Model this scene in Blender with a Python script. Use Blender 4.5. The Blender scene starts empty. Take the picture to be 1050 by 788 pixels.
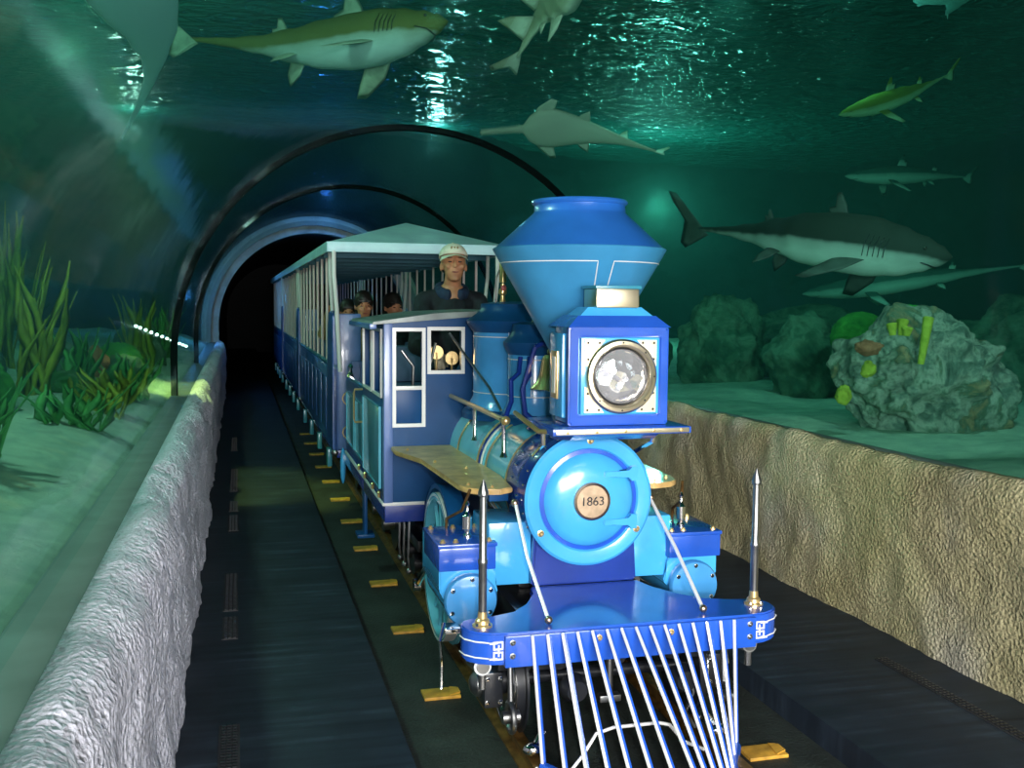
import bpy, bmesh, math, random
from mathutils import Vector, Matrix, noise
random.seed(7)
S = bpy.context.scene
COL = S.collection
PI = math.pi
CX = 1.29                      # centre line of the track

# ------------------------------------------------------------------ materials
MATS = {}
def new_mat(name):
    m = bpy.data.materials.new(name); m.use_nodes = True
    nt = m.node_tree; nt.nodes.clear()
    out = nt.nodes.new('ShaderNodeOutputMaterial')
    MATS[name] = m
    return m, nt, out
def N(nt, t, **kw):
    n = nt.nodes.new(t)
    for k, v in kw.items():
        if hasattr(n, k): setattr(n, k, v)
        else: n.inputs[k.replace('_', ' ')].default_value = v
    return n
def L(nt, a, b): nt.links.new(a, b)
def ramp(nt, fac, stops):
    r = nt.nodes.new('ShaderNodeValToRGB')
    cr = r.color_ramp
    while len(cr.elements) > 1: cr.elements.remove(cr.elements[-1])
    cr.elements[0].position = stops[0][0]; cr.elements[0].color = (*stops[0][1], 1)
    for p, c in stops[1:]:
        e = cr.elements.new(p); e.color = (*c, 1)
    L(nt, fac, r.inputs['Fac'])
    return r.outputs['Color']
def paint(name, col, rough=.28, metal=0, coat=.5, var=.06, scale=6, bump=0, bscale=60, spec=.5):
    m, nt, out = new_mat(name)
    b = N(nt, 'ShaderNodeBsdfPrincipled', Roughness=rough, Metallic=metal)
    b.inputs['Coat Weight'].default_value = coat
    b.inputs['Coat Roughness'].default_value = .06
    b.inputs['Specular IOR Level'].default_value = spec
    tc = N(nt, 'ShaderNodeTexCoord'); nz = N(nt, 'ShaderNodeTexNoise', Scale=scale, Detail=4)
    L(nt, tc.outputs['Object'], nz.inputs['Vector'])
    lo = tuple(max(0, c * (1 - var * 2)) for c in col); hi = tuple(min(1, c * (1 + var * 2)) for c in col)
    L(nt, ramp(nt, nz.outputs['Fac'], [(.3, lo), (.7, hi)]), b.inputs['Base Color'])
    if bump:
        n2 = N(nt, 'ShaderNodeTexNoise', Scale=bscale, Detail=5)
        L(nt, tc.outputs['Object'], n2.inputs['Vector'])
        bp = N(nt, 'ShaderNodeBump', Strength=bump, Distance=.01)
        L(nt, n2.outputs['Fac'], bp.inputs['Height']); L(nt, bp.outputs['Normal'], b.inputs['Normal'])
    L(nt, b.outputs[0], out.inputs['Surface'])
    return m
sky_blue = paint('sky_blue_paint', (.06, .40, .80), .22)
mid_blue = paint('mid_blue_paint', (.06, .31, .68), .22)
royal = paint('royal_blue_paint', (.018, .095, .52), .2)
navy = paint('navy_paint', (.008, .035, .26), .22)
cab_blue = paint('cab_blue_paint', (.006, .065, .20), .35, coat=0, spec=.2)
lav_blue = paint('pale_blue_paint', (.10, .18, .42), .3, coat=.3)
teal = paint('boiler_teal_paint', (.15, .56, .72), .2)
panel_teal = paint('panel_teal_paint', (.04, .26, .36), .3)
stack_up = paint('stack_upper_paint', (.020, .14, .52), .32)
stack_lo = paint('stack_lower_paint', (.045, .27, .52), .38, coat=.2)
coach_blue = paint('coach_blue_paint', (.015, .10, .34), .3)
awning = paint('awning_blue', (.56, .84, .97), .45, coat=.1)
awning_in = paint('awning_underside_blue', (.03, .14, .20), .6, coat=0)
white = paint('white_paint', (.80, .80, .78), .35, coat=.2, var=.02)
brass = paint('polished_brass', (.86, .62, .28), .28, .8, 0, .04)
plate_brass = paint('satin_brass', (.85, .74, .52), .33, 1, 0, .05)
bronze = paint('bronze', (.62, .46, .32), .35, 1, 0, .1, 30)
chrome = paint('chrome', (.88, .88, .86), .08, 1, 0, .02)
silver = paint('silver_bar', (.92, .92, .90), .3, .35, .3, .02)
steel = paint('dull_steel', (.35, .36, .36), .35, 1, 0, .1, 20)
black = paint('black_iron', (.012, .014, .018), .35, 0, .3, .1, 20)
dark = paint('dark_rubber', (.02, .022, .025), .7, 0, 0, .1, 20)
wood = paint('running_board_oak', (.55, .36, .13), .45, 0, .3, .15, 14, .2, 40)
rail_m = paint('rusty_rail', (.20, .11, .03), .4, .6, 0, .25, 25)
yellow = paint('yellow_tie_paint', (.50, .27, .03), .6, 0, 0, .2, 20)
pink = paint('pink_white_bar', (.75, .62, .60), .35, 0, .2, .03)
skin = paint('skin', (.56, .25, .13), .5, 0, 0, .08, 20)
lip = paint('lips', (.36, .12, .09), .45, 0, 0, .05)
hair = paint('black_hair', (.012, .01, .008), .5, 0, 0, .1)
eye_m = paint('dark_eye', (.02, .015, .01), .2, 0, .3, .1)
jacket_m = paint('dark_jacket', (.010, .016, .022), .8, 0, 0, .2, 20, .4, 30)
collar_m = paint('navy_collar', (.012, .03, .07), .8, 0, 0, .2, 20)
jeans = paint('blue_jeans', (.03, .09, .22), .8, 0, 0, .2, 20)
cap_m = paint('white_cap', (.80, .76, .62), .7, 0, 0, .04, 20)
glove = paint('cream_glove', (.75, .70, .50), .7, 0, 0, .1, 20)
khaki = paint('khaki_cloth', (.28, .20, .09), .8, 0, 0, .1, 20)
seat_m = paint('coach_seat', (.06, .12, .22), .6, 0, 0, .1)
redc = paint('red_lens', (.55, .12, .12), .3, 0, .4, .05)

def stucco(name, c1, c2, c3):
    m, nt, out = new_mat(name)
    b = N(nt, 'ShaderNodeBsdfPrincipled', Roughness=.9); b.inputs['Specular IOR Level'].default_value = .25
    tc = N(nt, 'ShaderNodeTexCoord')
    n1 = N(nt, 'ShaderNodeTexNoise', Scale=1.6, Detail=6); n2 = N(nt, 'ShaderNodeTexNoise', Scale=75, Detail=4, Roughness=.7)
    n3 = N(nt, 'ShaderNodeTexVoronoi', Scale=60)
    for n in (n1, n2, n3): L(nt, tc.outputs['Object'], n.inputs['Vector'])
    c = ramp(nt, n1.outputs['Fac'], [(.32, c1), (.5, c2), (.68, c3)])
    mx = N(nt, 'ShaderNodeMix'); mx.data_type = 'RGBA'; mx.blend_type = 'MULTIPLY'; mx.inputs['Factor'].default_value = .55
    L(nt, c, mx.inputs['A']); L(nt, ramp(nt, n2.outputs['Fac'], [(.3, (.45, .43, .4)), (.62, (1, 1, 1))]), mx.inputs['B'])
    L(nt, mx.outputs['Result'], b.inputs['Base Color'])
    add = N(nt, 'ShaderNodeMath', operation='ADD'); L(nt, n2.outputs['Fac'], add.inputs[0]); L(nt, n3.outputs['Distance'], add.inputs[1])
    bp = N(nt, 'ShaderNodeBump', Strength=.75, Distance=.02)
    L(nt, add.outputs[0], bp.inputs['Height']); L(nt, bp.outputs['Normal'], b.inputs['Normal'])
    L(nt, b.outputs[0], out.inputs['Surface']); return m
stone_r = stucco('sand_stucco', (.38, .35, .18), (.48, .44, .26), (.53, .51, .41))
stone_l = stucco('light_tinted_stucco', (.56, .57, .66), (.68, .69, .80), (.76, .77, .88))  # lavender tint of the light on this wall is put into its colour

def floor_mat():
    m, nt, out = new_mat('walkway_rubber')
    b = N(nt, 'ShaderNodeBsdfPrincipled', Roughness=.55); b.inputs['Specular IOR Level'].default_value = .3
    tc = N(nt, 'ShaderNodeTexCoord'); mp = N(nt, 'ShaderNodeMapping'); mp.inputs['Scale'].default_value = (.5, 9, 1)
    L(nt, tc.outputs['Object'], mp.inputs['Vector'])
    n1 = N(nt, 'ShaderNodeTexNoise', Scale=2.5, Detail=6); L(nt, mp.outputs[0], n1.inputs['Vector'])
    n2 = N(nt, 'ShaderNodeTexNoise', Scale=2.2, Detail=8, Roughness=.65); L(nt, tc.outputs['Object'], n2.inputs['Vector'])
    mul = N(nt, 'ShaderNodeMath', operation='MULTIPLY'); L(nt, n1.outputs['Fac'], mul.inputs[0]); L(nt, n2.outputs['Fac'], mul.inputs[1])
    L(nt, ramp(nt, mul.outputs[0], [(.12, (.006, .010, .016)), (.30, (.013, .021, .032)), (.46, (.032, .052, .075))]), b.inputs['Base Color'])
    bp = N(nt, 'ShaderNodeBump', Strength=.12, Distance=.005); L(nt, n1.outputs['Fac'], bp.inputs['Height']); L(nt, bp.outputs['Normal'], b.inputs['Normal'])
    L(nt, b.outputs[0], out.inputs['Surface']); return m
walk_m = floor_mat()
bed_m = paint('track_bed_asphalt', (.013, .020, .017), .7, 0, 0, .35, 5, .6, 70)

def organic(name, stops, scale=3, bump=.8, bscale=14, rough=.85):
    m, nt, out = new_mat(name)
    b = N(nt, 'ShaderNodeBsdfPrincipled', Roughness=rough); b.inputs['Specular IOR Level'].default_value = .2
    tc = N(nt, 'ShaderNodeTexCoord')
    n1 = N(nt, 'ShaderNodeTexNoise', Scale=scale, Detail=8, Roughness=.65, Distortion=.6); n2 = N(nt, 'ShaderNodeTexNoise', Scale=bscale, Detail=8, Roughness=.7)
    for n in (n1, n2): L(nt, tc.outputs['Object'], n.inputs['Vector'])
    L(nt, ramp(nt, n1.outputs['Fac'], stops), b.inputs['Base Color'])
    bp = N(nt, 'ShaderNodeBump', Strength=bump, Distance=.05)
    L(nt, n2.outputs['Fac'], bp.inputs['Height']); L(nt, bp.outputs['Normal'], b.inputs['Normal'])
    L(nt, b.outputs[0], out.inputs['Surface']); return m
live_rock = organic('live_rock', [(.3, (.03, .05, .04)), (.42, (.16, .20, .16)), (.5, (.42, .42, .34)), (.57, (.12, .18, .12)), (.68, (.50, .30, .16))], 3.2, 1.0, 16)
reef_rock = organic('reef_rock', [(.3, (.015, .05, .035)), (.45, (.06, .13, .08)), (.55, (.15, .24, .16)), (.7, (.05, .09, .05))], 2.4)
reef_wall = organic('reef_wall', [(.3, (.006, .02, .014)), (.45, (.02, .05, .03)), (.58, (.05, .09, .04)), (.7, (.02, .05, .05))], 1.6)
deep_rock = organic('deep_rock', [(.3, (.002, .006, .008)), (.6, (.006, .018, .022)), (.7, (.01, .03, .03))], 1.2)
sand_m = organic('tank_sand', [(.3, (.24, .34, .28)), (.7, (.46, .56, .42))], 6, .5, 40)
green_coral = organic('green_coral', [(.3, (.03, .20, .03)), (.7, (.12, .45, .06))], 9, .9, 40)
yellow_coral = organic('yellow_coral', [(.3, (.30, .34, .03)), (.7, (.60, .60, .08))], 9, .6, 40)
orange_coral = organic('orange_coral', [(.3, (.30, .10, .05)), (.7, (.60, .26, .14))], 12, .8, 50)
kelp_m = organic('kelp', [(.3, (.10, .15, .01)), (.7, (.36, .36, .04))], 7, .3, 20, .6)
kelp_g = organic('green_weed', [(.3, (.02, .12, .03)), (.7, (.10, .34, .08))], 7, .3, 20, .6)
concrete = organic('portal_concrete', [(.3, (.22, .21, .17)), (.7, (.42, .40, .34))], 3, .3, 30)

def shark_mat(name, back, belly, soft=.10, cut=0):
    """real countershading, plus painted shade on the grey hide: belly white below, back dark above, along the fish's own up axis"""
    m, nt, out = new_mat(name)
    b = N(nt, 'ShaderNodeBsdfPrincipled', Roughness=.75); b.inputs['Specular IOR Level'].default_value = .15
    tc = N(nt, 'ShaderNodeTexCoord'); sp = N(nt, 'ShaderNodeSeparateXYZ'); L(nt, tc.outputs['Generated'], sp.inputs[0])
    nz = N(nt, 'ShaderNodeTexNoise', Scale=9, Detail=5); L(nt, tc.outputs['Object'], nz.inputs['Vector'])
    a = N(nt, 'ShaderNodeMath', operation='MULTIPLY_ADD'); a.inputs[1].default_value = .12; L(nt, nz.outputs['Fac'], a.inputs[0]); L(nt, sp.outputs['Z'], a.inputs[2])
    L(nt, ramp(nt, a.outputs[0], [(.50 + cut - soft, belly), (.50 + cut + soft, tuple((p + q) / 2 for p, q in zip(back, belly))), (.56 + cut + soft, back)]), b.inputs['Base Color'])
    L(nt, b.outputs[0], out.inputs['Surface']); return m

def acrylic():
    m, nt, out = new_mat('acrylic_tunnel')
    t = N(nt, 'ShaderNodeBsdfTransparent'); t.inputs[0].default_value = (.80, .955, .93, 1)
    g = N(nt, 'ShaderNodeBsdfGlossy', Roughness=.05); g.inputs[0].default_value = (.9, .95, 1, 1)
    lw = N(nt, 'ShaderNodeLayerWeight', Blend=.5); pw = N(nt, 'ShaderNodeMath', operation='POWER'); pw.inputs[1].default_value = 5; L(nt, lw.outputs['Facing'], pw.inputs[0]); f = N(nt, 'ShaderNodeMath', operation='MULTIPLY_ADD'); f.inputs[1].default_value = .30; f.inputs[2].default_value = .006; L(nt, pw.outputs[0], f.inputs[0])
    tc = N(nt, 'ShaderNodeTexCoord'); nz = N(nt, 'ShaderNodeTexNoise', Scale=2.2, Detail=2); L(nt, tc.outputs['Object'], nz.inputs['Vector'])
    bp = N(nt, 'ShaderNodeBump', Strength=.10, Distance=.02); L(nt, nz.outputs['Fac'], bp.inputs['Height']); L(nt, bp.outputs['Normal'], g.inputs['Normal'])
    mx = N(nt, 'ShaderNodeMixShader'); L(nt, f.outputs[0], mx.inputs[0]); L(nt, t.outputs[0], mx.inputs[1]); L(nt, g.outputs[0], mx.inputs[2])
    L(nt, mx.outputs[0], out.inputs['Surface']); return m
def water():
    m, nt, out = new_mat('rippled_water')
    b = N(nt, 'ShaderNodeBsdfPrincipled', Roughness=.12); b.inputs['Base Color'].default_value = (.02, .13, .12, 1); b.inputs['IOR'].default_value = 1.7
    tc = N(nt, 'ShaderNodeTexCoord'); mp = N(nt, 'ShaderNodeMapping'); mp.inputs['Scale'].default_value = (.9, 1.5, 1); mp.inputs['Rotation'].default_value = (0, 0, .25)
    L(nt, tc.outputs['Object'], mp.inputs['Vector'])
    w = N(nt, 'ShaderNodeTexNoise', Scale=4.5, Detail=2.5, Roughness=.5, Distortion=.7); L(nt, mp.outputs[0], w.inputs['Vector'])
    bp = N(nt, 'ShaderNodeBump', Strength=1, Distance=.26); L(nt, w.outputs['Fac'], bp.inputs['Height']); L(nt, bp.outputs['Normal'], b.inputs['Normal'])
    L(nt, b.outputs[0], out.inputs['Surface']); return m
acr = acrylic(); water_m = water()
def emit(name, col, s):
    m, nt, out = new_mat(name); e = N(nt, 'ShaderNodeEmission', Strength=s); e.inputs[0].default_value = (*col, 1)
    L(nt, e.outputs[0], out.inputs['Surface']); return m
def lens_mat():
    m, nt, out = new_mat('headlamp_lens')
    b = N(nt, 'ShaderNodeBsdfPrincipled', Roughness=.10, Metallic=.75); b.inputs['Base Color'].default_value = (.9, .9, .95, 1)
    tc = N(nt, 'ShaderNodeTexCoord'); v = N(nt, 'ShaderNodeTexVoronoi', Scale=24); L(nt, tc.outputs['Object'], v.inputs['Vector'])
    bp = N(nt, 'ShaderNodeBump', Strength=.6, Distance=.012); L(nt, v.outputs['Distance'], bp.inputs['Height']); L(nt, bp.outputs['Normal'], b.inputs['Normal'])
    L(nt, b.outputs[0], out.inputs['Surface']); return m
lens_m = lens_mat()

# ------------------------------------------------------------------ mesh builder
class MB:
    def __init__(s): s.bm = bmesh.new()
    def _add(s, vs, fs):
        bv = [s.bm.verts.new(v) for v in vs]
        for f in fs:
            try: s.bm.faces.new([bv[i] for i in f])
            except ValueError: pass
    def box(s, x0, x1, y0, y1, z0, z1, b=.004):
        """box with bevelled edges"""
        t = bmesh.new(); bmesh.ops.create_cube(t, size=1)
        for v in t.verts: v.co = Vector(((x0 + x1) / 2 + v.co.x * (x1 - x0), (y0 + y1) / 2 + v.co.y * (y1 - y0), (z0 + z1) / 2 + v.co.z * (z1 - z0)))
        b = min(b, .3 * min(abs(x1 - x0), abs(y1 - y0), abs(z1 - z0)))
        if b > 0: bmesh.ops.bevel(t, geom=t.edges[:], offset=b, segments=2, affect='EDGES', profile=.6)
        s.merge(t); return s
    def merge(s, t):
        m = bpy.data.meshes.new('t'); t.to_mesh(m); t.free(); s.bm.from_mesh(m); bpy.data.meshes.remove(m)
    def frame(s, d):
        d = Vector(d).normalized(); a = Vector((0, 0, 1)) if abs(d.z) < .9 else Vector((0, 1, 0))
        u = d.cross(a).normalized(); return u, d.cross(u).normalized()
    def cone(s, p0, p1, r0, r1, n=20, caps=True):
        return s.lathe([(r0, 0), (r1, (Vector(p1) - Vector(p0)).length)], p0, Vector(p1) - Vector(p0), n, caps)
    def cyl(s, p0, p1, r, n=20): return s.cone(p0, p1, r, r, n)
    def lathe(s, prof, o, d, n=28, caps=True):
        o = Vector(o); d = Vector(d).normalized(); u, w = s.frame(d)
        vs, fs = [], []
        for r, h in prof:
            for k in range(n):
                a = 2 * PI * k / n; vs.append(o + d * h + (u * math.cos(a) + w * math.sin(a)) * max(r, 1e-4))
        for i in range(len(prof) - 1):
            for k in range(n):
                fs.append((i * n + k, i * n + (k + 1) % n, (i + 1) * n + (k + 1) % n, (i + 1) * n + k))
        if caps: fs += [tuple(reversed(range(n))), tuple(range((len(prof) - 1) * n, len(prof) * n))]
        s._add(vs, fs); return s
    def ring(s, o, d, r, t, n=40, m=10):
        """torus"""
        o = Vector(o); d = Vector(d).normalized(); u, w = s.frame(d); vs, fs = [], []
        for i in range(n):
            a = 2 * PI * i / n; e = u * math.cos(a) + w * math.sin(a)
            for j in range(m):
                b = 2 * PI * j / m; vs.append(o + e * (r + t * math.cos(b)) + d * t * math.sin(b))
        for i in range(n):
            for j in range(m):
                fs.append((i * m + j, i * m + (j + 1) % m, ((i + 1) % n) * m + (j + 1) % m, ((i + 1) % n) * m + j))
        s._add(vs, fs); return s
    def tube(s, pts, r, n=10, rad=None):
        pts = [Vector(p) for p in pts]; vs, fs = [], []
        up = None
        for i, p in enumerate(pts):
            d = (pts[min(i + 1, len(pts) - 1)] - pts[max(i - 1, 0)]).normalized()
            if up is None: up = s.frame(d)[0]
            up = (up - d * up.dot(d)).normalized(); w = d.cross(up)
            rr = rad[i] if rad else r
            for k in range(n):
                a = 2 * PI * k / n; vs.append(p + (up * math.cos(a) + w * math.sin(a)) * rr)
        for i in range(len(pts) - 1):
            for k in range(n): fs.append((i * n + k, i * n + (k + 1) % n, (i + 1) * n + (k + 1) % n, (i + 1) * n + k))
        fs += [tuple(reversed(range(n))), tuple(range((len(pts) - 1) * n, len(pts) * n))]
        s._add(vs, fs); return s
    def sphere(s, c, r, sc=(1, 1, 1), n=20, rot=None):
        t = bmesh.new(); bmesh.ops.create_uvsphere(t, u_segments=n, v_segments=max(6, n // 2), radius=1)
        for v in t.verts:
            q = Vector((v.co.x * r * sc[0], v.co.y * r * sc[1], v.co.z * r * sc[2]))
            if rot: q = rot @ q
            v.co = q + Vector(c)
        s.merge(t); return s
    def prism(s, poly, axis, a, b, bev=0):
        """polygon in the two other axes extruded along axis from a to b"""
        def P(q, h): return {'x': (h, q[0], q[1]), 'y': (q[0], h, q[1]), 'z': (q[0], q[1], h)}[axis]
        n = len(poly); t = bmesh.new()
        v0 = [t.verts.new(P(q, a)) for q in poly]; v1 = [t.verts.new(P(q, b)) for q in poly]
        t.faces.new(v0[::-1]); t.faces.new(v1)
        for k in range(n): t.faces.new((v0[k], v0[(k + 1) % n], v1[(k + 1) % n], v1[k]))
        if bev: bmesh.ops.bevel(t, geom=t.edges[:], offset=bev, segments=2, affect='EDGES')
        s.merge(t); return s
    def rframe(s, a0, a1, c0, c1, t, d0, d1, axis='y'):
        """picture-frame ring round the opening a0..a1 x c0..c1, t wide, d0..d1 deep along axis"""
        def P(a, d, c): return (a, d, c) if axis == 'y' else (d, a, c)
        o = [(a0 - t, c0 - t), (a1 + t, c0 - t), (a1 + t, c1 + t), (a0 - t, c1 + t)]; i = [(a0, c0), (a1, c0), (a1, c1), (a0, c1)]
        vs = [P(a, d, c) for d in (d0, d1) for a, c in o + i]; fs = []
        for k in range(4):
            j = (k + 1) % 4
            fs += [(k, j, 4 + j, 4 + k), (8 + j, 8 + k, 12 + k, 12 + j), (k, 8 + k, 8 + j, j), (4 + j, 12 + j, 12 + k, 4 + k)]
        s._add(vs, fs); return s
    def build(s, name, mat, parent=None, kind=None, base=None, label=None, angle=35, mods=None):
        bmesh.ops.remove_doubles(s.bm, verts=s.bm.verts[:], dist=1e-6)
        bmesh.ops.recalc_face_normals(s.bm, faces=s.bm.faces[:])
        root = parent
        while root is not None and root.parent is not None: root = root.parent
        off = Vector(base) if base is not None else (Vector(root.location) if root is not None else Vector())
        for v in s.bm.verts: v.co -= off
        me = bpy.data.meshes.new(name); s.bm.to_mesh(me); s.bm.free()
        me.polygons.foreach_set('use_smooth', [True] * len(me.polygons))
        if angle < 180: me.set_sharp_from_angle(angle=math.radians(angle))
        me.materials.append(mat)
        o = bpy.data.objects.new(name, me); COL.objects.link(o)
        if parent is not None: o.parent = parent
        else: o.location = off
        if kind: o['kind'] = kind
        if label: o['label'] = label
        return o
def thing(name, label, cat, loc, group=None):
    o = bpy.data.objects.new(name, None); COL.objects.link(o); o.location = loc; o.empty_display_size = .1
    return tag(o, label, cat, group)
def tag(o, label, cat, group=None):
    o['label'] = label; o['category'] = cat
    if group: o['group'] = group
    return o
def copy_tree(o, parent=None):
    c = o.copy(); COL.objects.link(c); c.parent = parent
    for ch in o.children: copy_tree(ch, c)
    return c
def fbm(p, oct=4):
    return sum(noise.noise(Vector(p) * (2 ** i)) / (2 ** i) for i in range(oct))
def grid(fn, nu, nv):
    """surface from fn(u,v), u,v in 0..1"""
    m = MB(); vs = [fn(i / nu, j / nv) for j in range(nv + 1) for i in range(nu + 1)]
    fs = [(j * (nu + 1) + i, j * (nu + 1) + i + 1, (j + 1) * (nu + 1) + i + 1, (j + 1) * (nu + 1) + i) for j in range(nv) for i in range(nu)]
    m._add(vs, fs); return m

# ------------------------------------------------------------------ the setting
Y0, Y1 = -1.6, 18.0
XL, XR = -.22, 2.87          # faces of the two parapets
GL, GR = -.43, 3.01          # acrylic feet
RAD = 1.72; SPR = 1.08       # vault
m = MB(); m.box(-.40, .545, Y0, 34, -.3, 0, .008); m.build('floor', walk_m, kind='structure')
m = MB(); m.box(2.035, 2.95, Y0, 34, -.3, 0, .008); m.build('floor', walk_m, kind='structure')
m = MB(); m.box(.545, 2.035, Y0, 34, -.4, -.10, 0); m.build('floor', bed_m, kind='structure')

def parapet(side, mat, name):
    # cross-section swept along y with lumpy stucco relief
    if side < 0: prof = [(XL, 0), (XL, .25), (XL, .5), (XL - .005, .68), (XL - .02, .76), (XL - .05, .81), (XL - .09, .835), (XL - .13, .835), (XL - .13, .6), (XL - .13, 0)]
    else: prof = [(XR, 0), (XR, .25), (XR, .5), (XR + .003, .68), (XR + .012, .77), (XR + .035, .815), (XR + .06, .83), (XR + .10, .83), (XR + .10, .6), (XR + .10, 0)]
    # resample
    pts = []
    for i in range(len(prof) - 1):
        a, b = Vector(prof[i]), Vector(prof[i + 1]); k = max(1, int((b - a).length / .028))
        if i >= 7: k = 1
        pts += [a.lerp(b, j / k) for j in range(k)]
    pts.append(Vector(prof[-1]))
    nv = 620; m = MB(); vs = []
    for j in range(nv + 1):
        y = Y0 + (Y1 - Y0) * (j / nv)
        for p in pts:
            d = 0
            if abs(p.x - (XL if side < 0 else XR)) < .115:
                d = (.022 * fbm((p.x * 2 + side * 5, y * 1.9, p.y * 2.2)) + .012 * fbm((y * 6, p.y * 6, side * 3.)) + .004 * fbm((y * 22, p.y * 22, 1.)))
                d += .016 * max(0, math.sin(y * 4.1 + 1.5 * noise.noise(Vector((y, 0, 0))))) * max(0, (p.y - .45)) / .4
                d *= 1.0 if side > 0 else 1.5
            edge = 1.3 if p.y > .78 else 0
            vs.append((p.x + side * -1 * d, y, p.y + (d * .8 - .012) * (1 if edge else 0)))
    n = len(pts)
    fs = [(j * n + i, j * n + i + 1, (j + 1) * n + i + 1, (j + 1) * n + i) for j in range(nv) for i in range(n - 1)]
    fs += [tuple(range(n)), tuple(reversed(range(nv * n, nv * n + n)))]
    m._add(vs, fs); m.build(name, mat, kind='structure', angle=180)
parapet(-1, stone_l, 'wall_left'); parapet(1, stone_r, 'wall_right')
# frames that carry the acrylic
joint_m = paint('black_joint_sealant', (.006, .008, .008), .95, 0, 0, .1, spec=0)
frame_m = paint('grey_frame', (.10, .13, .12), .5, .2, 0, .1)
m = MB(); m.box(GL - .05, XL - .13, Y0, Y1, 0, .815, .006); m.build('trim_1', frame_m, kind='structure')
m = MB(); m.box(XR + .10, GR + .03, Y0, Y1, 0, .815, .006); m.build('trim_2', frame_m, kind='structure')

# acrylic vault in three bays; joints at y=7.8 and y=11.9
def vault_section(r):
    pts = [(CX - r, .80), (CX - r, .95)]
    for k in range(49):
        a = PI - PI * k / 48; pts.append((CX + r * math.cos(a), SPR + r * math.sin(a)))
    return pts + [(CX + r, .95), (CX + r, .80)]
def arch(name, y0, y1, ri, ro, mat, kind='structure'):
    a, b = vault_section(ro), vault_section(ri); n = len(a); m = MB()
    vs = [(x, y0, z) for x, z in a] + [(x, y0, z) for x, z in b] + [(x, y1, z) for x, z in a] + [(x, y1, z) for x, z in b]
    fs = []
    for i in range(n - 1):
        fs += [(i, i + 1, n + i + 1, n + i), (2 * n + i, 3 * n + i, 3 * n + i + 1, 2 * n + i + 1),
               (i, 2 * n + i, 2 * n + i + 1, i + 1), (n + i, n + i + 1, 3 * n + i + 1, 3 * n + i)]
    fs += [(0, n, 3 * n, 2 * n), (n - 1, 3 * n - 1, 4 * n - 1, 2 * n - 1)]
    m._add(vs, fs); return m.build(name, mat, kind=kind)
bays = [Y0, 7.8, 11.9, Y1]
for i in range(3): arch('window_%d' % (i + 1), bays[i] + (.012 if i else 0), bays[i + 1] - .012, RAD, RAD + .04, acr)
for i, y in enumerate(bays[1:-1]):
    arch('trim_%d' % (i + 3), y - .011, y + .011, RAD - .004, RAD + .045, joint_m)
# far portal ring and the dark tunnel behind it
def ringband(y0, y1, ri, ro, mat, name):
    def sec(r):
        pts = [(CX - r, 0)] + [(CX + r * math.cos(PI - PI * k / 48), SPR + r * math.sin(PI - PI * k / 48)) for k in range(49)] + [(CX + r, 0)]
        return pts
    a, b = sec(ro), sec(ri); n = len(a); m = MB()
    vs = [(x, y0, z) for x, z in a] + [(x, y0, z) for x, z in b] + [(x, y1, z) for x, z in a] + [(x, y1, z) for x, z in b]
    fs = []
    for i in range(n - 1):
        fs += [(i, i + 1, n + i + 1, n + i), (2 * n + i, 3 * n + i, 3 * n + i + 1, 2 * n + i + 1),
               (i, 2 * n + i, 2 * n + i + 1, i + 1), (n + i, n + i + 1, 3 * n + i + 1, 3 * n + i)]
    fs += [(0, n, 3 * n, 2 * n), (n - 1, 3 * n - 1, 4 * n - 1, 2 * n - 1)]
    m._add(vs, fs); return m.build(name, mat, kind='structure')
ringband(17.9, 18.15, 1.60, 1.88, concrete, 'trim_7')
ringband(17.8, 17.92, 1.72, 1.80, frame_m, 'trim_8')
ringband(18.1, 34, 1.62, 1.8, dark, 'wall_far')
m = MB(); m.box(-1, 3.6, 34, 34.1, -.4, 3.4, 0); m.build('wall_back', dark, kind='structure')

# water surface overhead: real low ripples plus fine ones in the material
def wf(u, v):
    x, y = -9 + 24 * u, -3 + 24 * v
    return (x, y, 4.5 + .035 * noise.noise(Vector((x * 1.3, y * 2.4, 0))) + .02 * noise.noise(Vector((x * 3, y * 5, 4))))
o = grid(wf, 240, 300).build('water_surface', water_m, kind='structure', angle=180)
# tank floors: sand banks either side
def sandR(u, v):
    x, y = 3.02 + 11 * u ** 1.4, -3 + 24 * v
    return (x, y, .66 + .05 * noise.noise(Vector((x * 1.4, y * 1.4, 0))) + .10 * max(0, 1 - (x - 3.02) * 3) + .3 * u * u + .014 * noise.noise(Vector((x * 5, y * 5, 0))))
grid(sandR, 90, 160).build('ground', sand_m, kind='structure', angle=180)
def sandL(u, v):
    x, y = -.46 - 7 * u ** 1.6, -3 + 24 * v
    d = -.46 - x
    return (x, y, .76 + .04 * noise.noise(Vector((x * 2, y * 2, 9))) + .05 * max(0, noise.noise(Vector((x * 2.5, y * 1.3, 3)))) + .12 * min(1, d * 2) + .3 * u)
grid(sandL, 90, 200).build('ground', sand_m, kind='structure', angle=180)
# rock walls round the tank
def wl(u, v):
    y, z = -3 + 24 * u, .3 + 4.6 * v
    return (-3.1 + 1.0 * fbm((y * .55, z * .8, 0)) - .5 * v + .12 * fbm((y * 3, z * 3, 1)), y, z)
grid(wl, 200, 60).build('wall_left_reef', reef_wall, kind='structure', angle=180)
def wr(u, v):
    y, z = -3 + 26 * u, .3 + 4.6 * v
    return (13.0 + 1.0 * fbm((y * .5, z * .6, 7)), y, z)
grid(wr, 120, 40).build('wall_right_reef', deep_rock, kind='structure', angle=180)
def wb(u, v):
    x, z = -9 + 24 * u, -.2 + 5.2 * v
    return (x, 18.4 + .5 * fbm((x * .6, z * .9, 5)) + (2.2 if x > 4.5 else 0) * min(1, (x - 4.5) * .4 if x > 4.5 else 0), z)
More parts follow.
